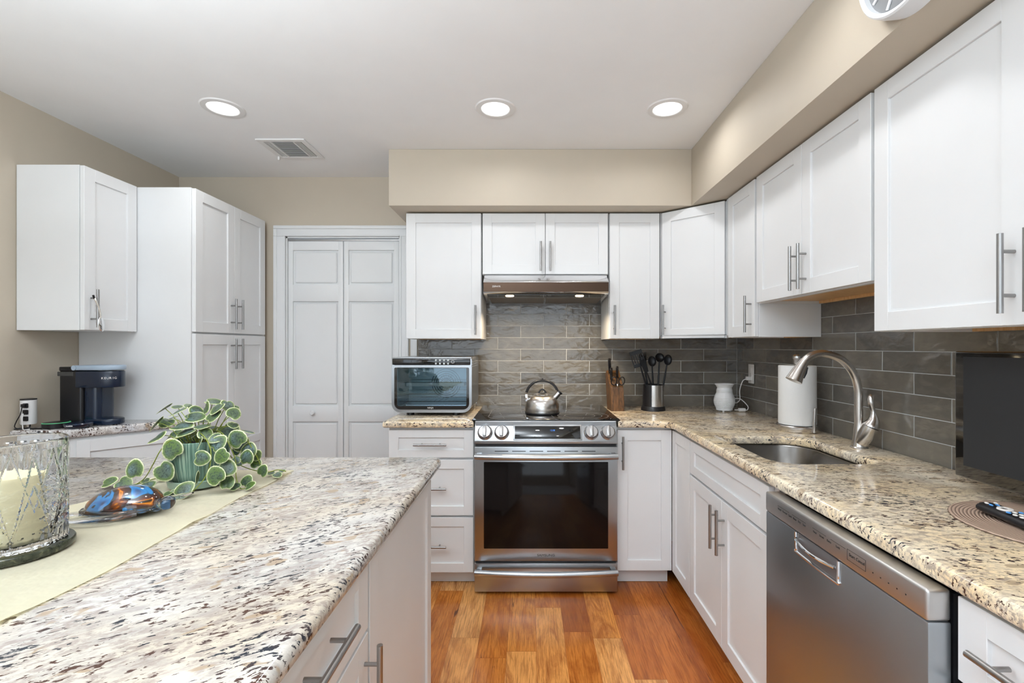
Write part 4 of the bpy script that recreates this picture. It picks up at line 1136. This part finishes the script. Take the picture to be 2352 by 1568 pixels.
for x, y, r, dy, n in UPL:
    u, v = Z4(x, y); p = G(u, v, dy); n = (n[0]*1.2, n[1]*.62, n[2]); leaf(p, r/790, n, rng.uniform(-2, 2))
    root = Vector((max(-.05, min(.05, p.x*.35)), max(-.05, min(.05, dy*.6)), .118))
    mid = (root+p)/2+Vector((0, 0, .015))
    stems.tube(catmull([root, mid, p-Vector(n).normalized()*.001], 4), .0011, 6)
# trailing vines: control points then leaves near them
VINES = [
 [Z4(640,540)+(-.05,), Z4(470,580)+(-.075,), Z4(320,640)+(-.085,), Z4(210,760)+(-.085,), Z4(120,930)+(-.08,), Z4(0,1120)+(-.06,), Z1_(930,1040)+(-.05,)],
 [Z4(720,520)+(-.05,), Z4(800,600)+(-.080,), Z4(860,740)+(-.088,), Z4(860,900)+(-.088,), Z4(800,1080)+(-.09,), Z4(700,1210)+(-.10,), Z4(600,1300)+(-.115,)],
 [Z4(860,480)+(.0,), Z4(1010,530)+(-.02,), Z4(1110,700)+(-.03,), Z4(1180,880)+(-.03,), Z4(1190,1100)+(-.04,), Z4(1240,1240)+(-.05,), Z4(1300,1315)+(-.055,)],
 [Z4(860,490)+(.0,), Z4(1060,440)+(.0,), Z4(1220,500)+(.0,), Z4(1340,640)+(.0,), Z4(1440,800)+(.01,), Z4(1500,930)+(.02,)],
 [Z4(980,560)+(.03,), Z4(1090,780)+(.05,), Z4(1210,920)+(.06,), Z4(1400,1000)+(.07,), Z4(1600,1030)+(.07,), Z4(1720,1000)+(.08,), Z4(1830,1020)+(.08,)],
 [Z1_(960,985)+(-.02,), Z1_(1050,960)+(.0,), Z1_(1110,940)+(.02,), Z1_(1200,925)+(.04,)],
 [Z1_(1170,1108)+(-.12,), Z1_(1220,1098)+(-.115,), Z1_(1270,1075)+(-.11,)],
]
for vn in VINES:
    pts = [G(*p) for p in vn]; pts = [Vector((p.x, p.y, max(p.z, .003))) for p in pts]
    stems.tube(catmull(pts, 6), .0014, 6)
LV = [ # front + trailing leaves: (u,v), radius px, dy, normal
 (Z4(370,745),23,-.09,(.05,-.97,.2)), (Z4(255,1010),22,-.085,(.1,-.97,.25)), (Z4(715,655),15,-.085,(-.8,-.6,.3)), (Z4(735,850),17.5,-.095,(.05,-.97,.2)), (Z4(1010,815),17,-.095,(0,-.97,.2)),
 (Z4(1050,970),20,-.085,(.3,-.9,.3)), (Z4(690,1090),14,-.10,(-.93,-.35,.1)), (Z4(930,1085),21,-.10,(0,-.97,.25)), (Z4(1075,1170),16,-.08,(.1,-.85,.5)), (Z4(1320,1155),14,-.04,(0,-.95,.3)),
 (Z4(1180,1310),12,-.06,(0,-.5,.85)), (Z4(1360,1300),12,-.055,(-.3,-.6,.75)), (Z4(505,1375),20,-.12,(0,-.8,.6)), (Z4(940,585),15,-.06,(.2,-.6,.8)), (Z4(945,665),19,-.07,(0,-.9,.4)),
 (Z4(1210,610),21,-.02,(.1,-.95,.2)), (Z4(1245,650),20,.01,(.3,-.9,-.1)), (Z4(1350,760),18,.0,(.2,-.95,.2)), (Z4(1325,850),17,-.015,(0,-.98,.1)), (Z4(1440,820),13,.02,(.6,-.7,.1)), (Z4(1445,920),13,.02,(.2,-.8,.5)),
 (Z4(1525,1020),14.5,.0,(-.2,-.97,.1)), (Z4(1715,1060),11,.06,(.1,-.4,.9)), (Z4(1350,510),15,.02,(.3,.15,.95)), (Z4(1195,745),11,.03,(0,-.9,.3)), (Z4(1640,1040),9,.08,(0,-.3,.9)), (Z4(1780,1010),8,.09,(0,-.3,.9)),
 (Z1_(970,875),21,-.07,(0,-.97,.2)), (Z1_(885,1005),18,-.045,(.1,-.75,.65)), (Z1_(780,1055),16,-.03,(-.1,-.6,.8)), (Z1_(1050,1040),17,-.06,(0,-.5,.85)), (Z1_(1048,962),9,-.0,(0,-.5,.85)), (Z1_(1165,935),11,.03,(0,-.4,.9)),
 (Z1_(1250,1080),8,-.11,(.3,-.6,.6)), (Z1_(1210,1105),9,-.12,(0,-.3,.95)),
 (Z4(1190,880),10,-.02,(.2,-.8,.5)), (Z4(1240,900),9,.03,(.2,-.8,.5))]
for (u, v), r, dy, n in LV:
    p = G(u, v, dy); p.z = max(p.z, .010 if abs(n[2]) > .8 else r/790*.55+.003)
    leaf(p, r/790*1.03, n, rng.uniform(-2.5, 2.5))
me = bpy.data.meshes.new('foliage'); me.from_pydata([tuple(v) for v in verts], [], faces)
a_ = me.attributes.new('rad', 'FLOAT', 'POINT'); a_.data.foreach_set('value', radv); fin(me, 60)
fo_ = link('foliage', me, 'leaf', pl); md = fo_.modifiers.new('thick', 'SOLIDIFY'); md.thickness = .0006; md.offset = 0
part('stem', stems, 'stem', pl, smooth=60)

# ------------------------------------------------------------------ left counter things
CZ = .935
cm = thing('coffee_maker', 'navy blue single-serve coffee maker in the left corner', 'coffee maker', (-2.150, 2.345, CZ), (0, 0, R(-4)))
# local x along the machine (front = +x), y depth
part('water_tank', MB().prism(rrect(-.132, -.01, -.055, .060, .018, 5), .004, .262, None, .003, 1), 'black', cm)
part('tank_lid', MB().prism(rrect(-.134, -.03, -.057, .062, .018, 5), .262, .282, None, .003, 1), 'black', cm)
part('tank_band', MB().box(-.1335, -.050, -.0565, -.050, .238, .259, .002), simple('smoked_band', (.05,.05,.05,1), .2, var=.1), cm)
part('column', MB().prism(rrect(-.015, .066, -.050, .055, .03, 8), .02, .205, None, .002, 1), 'navy', cm)
hp = [(-.035, -.062), (.06, -.062)]+[(.06+.085*sin(a), -.062*cos(a)) for a in [pi*k/16 for k in range(1, 16)]]+[(.06, .062), (-.035, .062)]
part('brew_head', MB().prism(hp, .182, .262, None, .005, 2), 'navy', cm)
hp2 = [(-.046, -.066), (.06, -.066)]+[(.06+.090*sin(a), -.066*cos(a)) for a in [pi*k/16 for k in range(1, 16)]]+[(.06, .066), (-.046, .066)]
hl = part('lid', MB().prism(hp2, .266, .290, None, .006, 2), 'greyp', cm)
part('hinge', MB().cyl((-.036, -.0685, .278), (-.036, .0685, .278), .012, n=24), 'greyp', hl)
tp = [(-.0, -.056), (.065, -.056)]+[(.065+.080*sin(a), -.056*cos(a)) for a in [pi*k/16 for k in range(1, 16)]]+[(.065, .056), (-.0, .056)]
part('drip_tray', MB().prism(tp, .001, .030, None, .006, 2), 'navy', cm)
lt = 'KEURIG'
for k, ch in enumerate(lt):
    a = R(28+k*7.5)
    text('lettering', ch, .0145, 'inkw', cm, (.06+.0862*sin(a), -.0632*cos(a), .228), (R(90), 0, a*1.1), .0006)
# puck devices
ep = thing('smart_speaker', 'flat black puck speaker with a thin green light ring', 'speaker', (-2.218, 2.225, CZ))
part('body', MB().lathe([(0, 0), (.046, 0), (.050, .004), (.050, .024), (.046, .027), (0, .027)], 48), 'black', ep)
part('light_ring', MB().lathe([(.0465, .0270), (.0495, .0258), (.0500, .0246)], 48), 'greenled', ep)
ep = thing('charging_pad', 'dark glossy round gadget between the puck speaker and coffee maker', 'gadget', (-2.112, 2.223, CZ))
part('body', MB().lathe([(0, 0), (.036, 0), (.050, .010), (.054, .020), (.050, .025), (.03, .026), (0, .026)], 48), 'navy', ep)
part('label_mark', MB().box(-.008, .022, -.0005, .0005, -.002, .002), 'inkw', ep, (0, -.0525, .017))
# power tower
tw = thing('power_strip_tower', 'white cylindrical power strip tower with black sockets on the left counter', 'power strip', (-2.322, 2.200, CZ))
part('body', MB().lathe([(0, .022), (.026, .022), (.028, .026), (.028, .136), (0, .136)], 40), 'plastic', tw)
part('top_cap', MB().lathe([(.0285, .134), (.0285, .140), (0, .140)], 40), 'black', tw)
part('foot', MB().lathe([(0, 0), (.022, 0), (.022, .003), (.008, .006), (.008, .024), (0, .024)], 28), 'chrome', tw)
for zz in (.110, .080, .050): part('socket', MB().box(-.008, .014, -.004, .004, -.011, .011, .003), 'black', tw, (.010, -.0260, zz))
pg = MB().box(-.006, .008, -.014, .002, -.007, .007, .002)
part('plug', pg, 'black', tw, (.014, -.0295, .112))
def cable(lab, pts, r, mat):
    p0 = Vector(pts[0]); m = MB().tube([p-p0 for p in catmull(pts, 8)], r, 8)
    o = part('cable', m, mat, None, tuple(p0)); tag(o, lab, 'cable'); return o
cable('thin black cable looping from the top socket of the power tower to the counter', [(-2.305, 2.156, 1.044), (-2.306, 2.150, 1.01), (-2.325, 2.150, .975), (-2.342, 2.160, .948), (-2.32, 2.17, .9385), (-2.29, 2.18, .938), (-2.24, 2.19, .938)], .002, 'black')
cable('white cable hanging down the front of the power tower', [(-2.305, 2.160, 1.01), (-2.298, 2.150, .99), (-2.298, 2.152, .955), (-2.300, 2.158, .9375), (-2.29, 2.175, .9375)], .0022, 'plastic')
cable('thick black cable lying along the left wall behind the crystal holder', [(-2.345, 2.160, .9395), (-2.33, 2.185, .9395), (-2.27, 2.18, .9395), (-2.21, 2.19, .9395), (-2.19, 2.2, .9395)], .0032, 'black')
# silver ladle-like spoon hanging on the pull
spn = thing('hanging_spoon', 'polished silver spoon hanging from the pull of the small wall cabinet', 'spoon', (-2.014, 2.209, 1.535))
part('handle', MB().tube(catmull([(-.004, -.0, .012), (-.002, -.006, .0), (.003, .004, -.03), (.004, .012, -.062), (.004, .016, -.085)], 5), [.002]*3+[.0045]*8+[.0035]*10, 10, flat=.35), 'chrome', spn)
part('bowl', MB().ell((0, 0, 0), (.005, .017, .034), 24, 14), 'chrome', spn, (.004, .020, -.115), (R(8), 0, 0))
part('clip', MB().box(-.012, -.004, -.006, .002, .002, .022, .002, 1, Matrix.Rotation(R(20), 4, 'X')), 'black', spn)
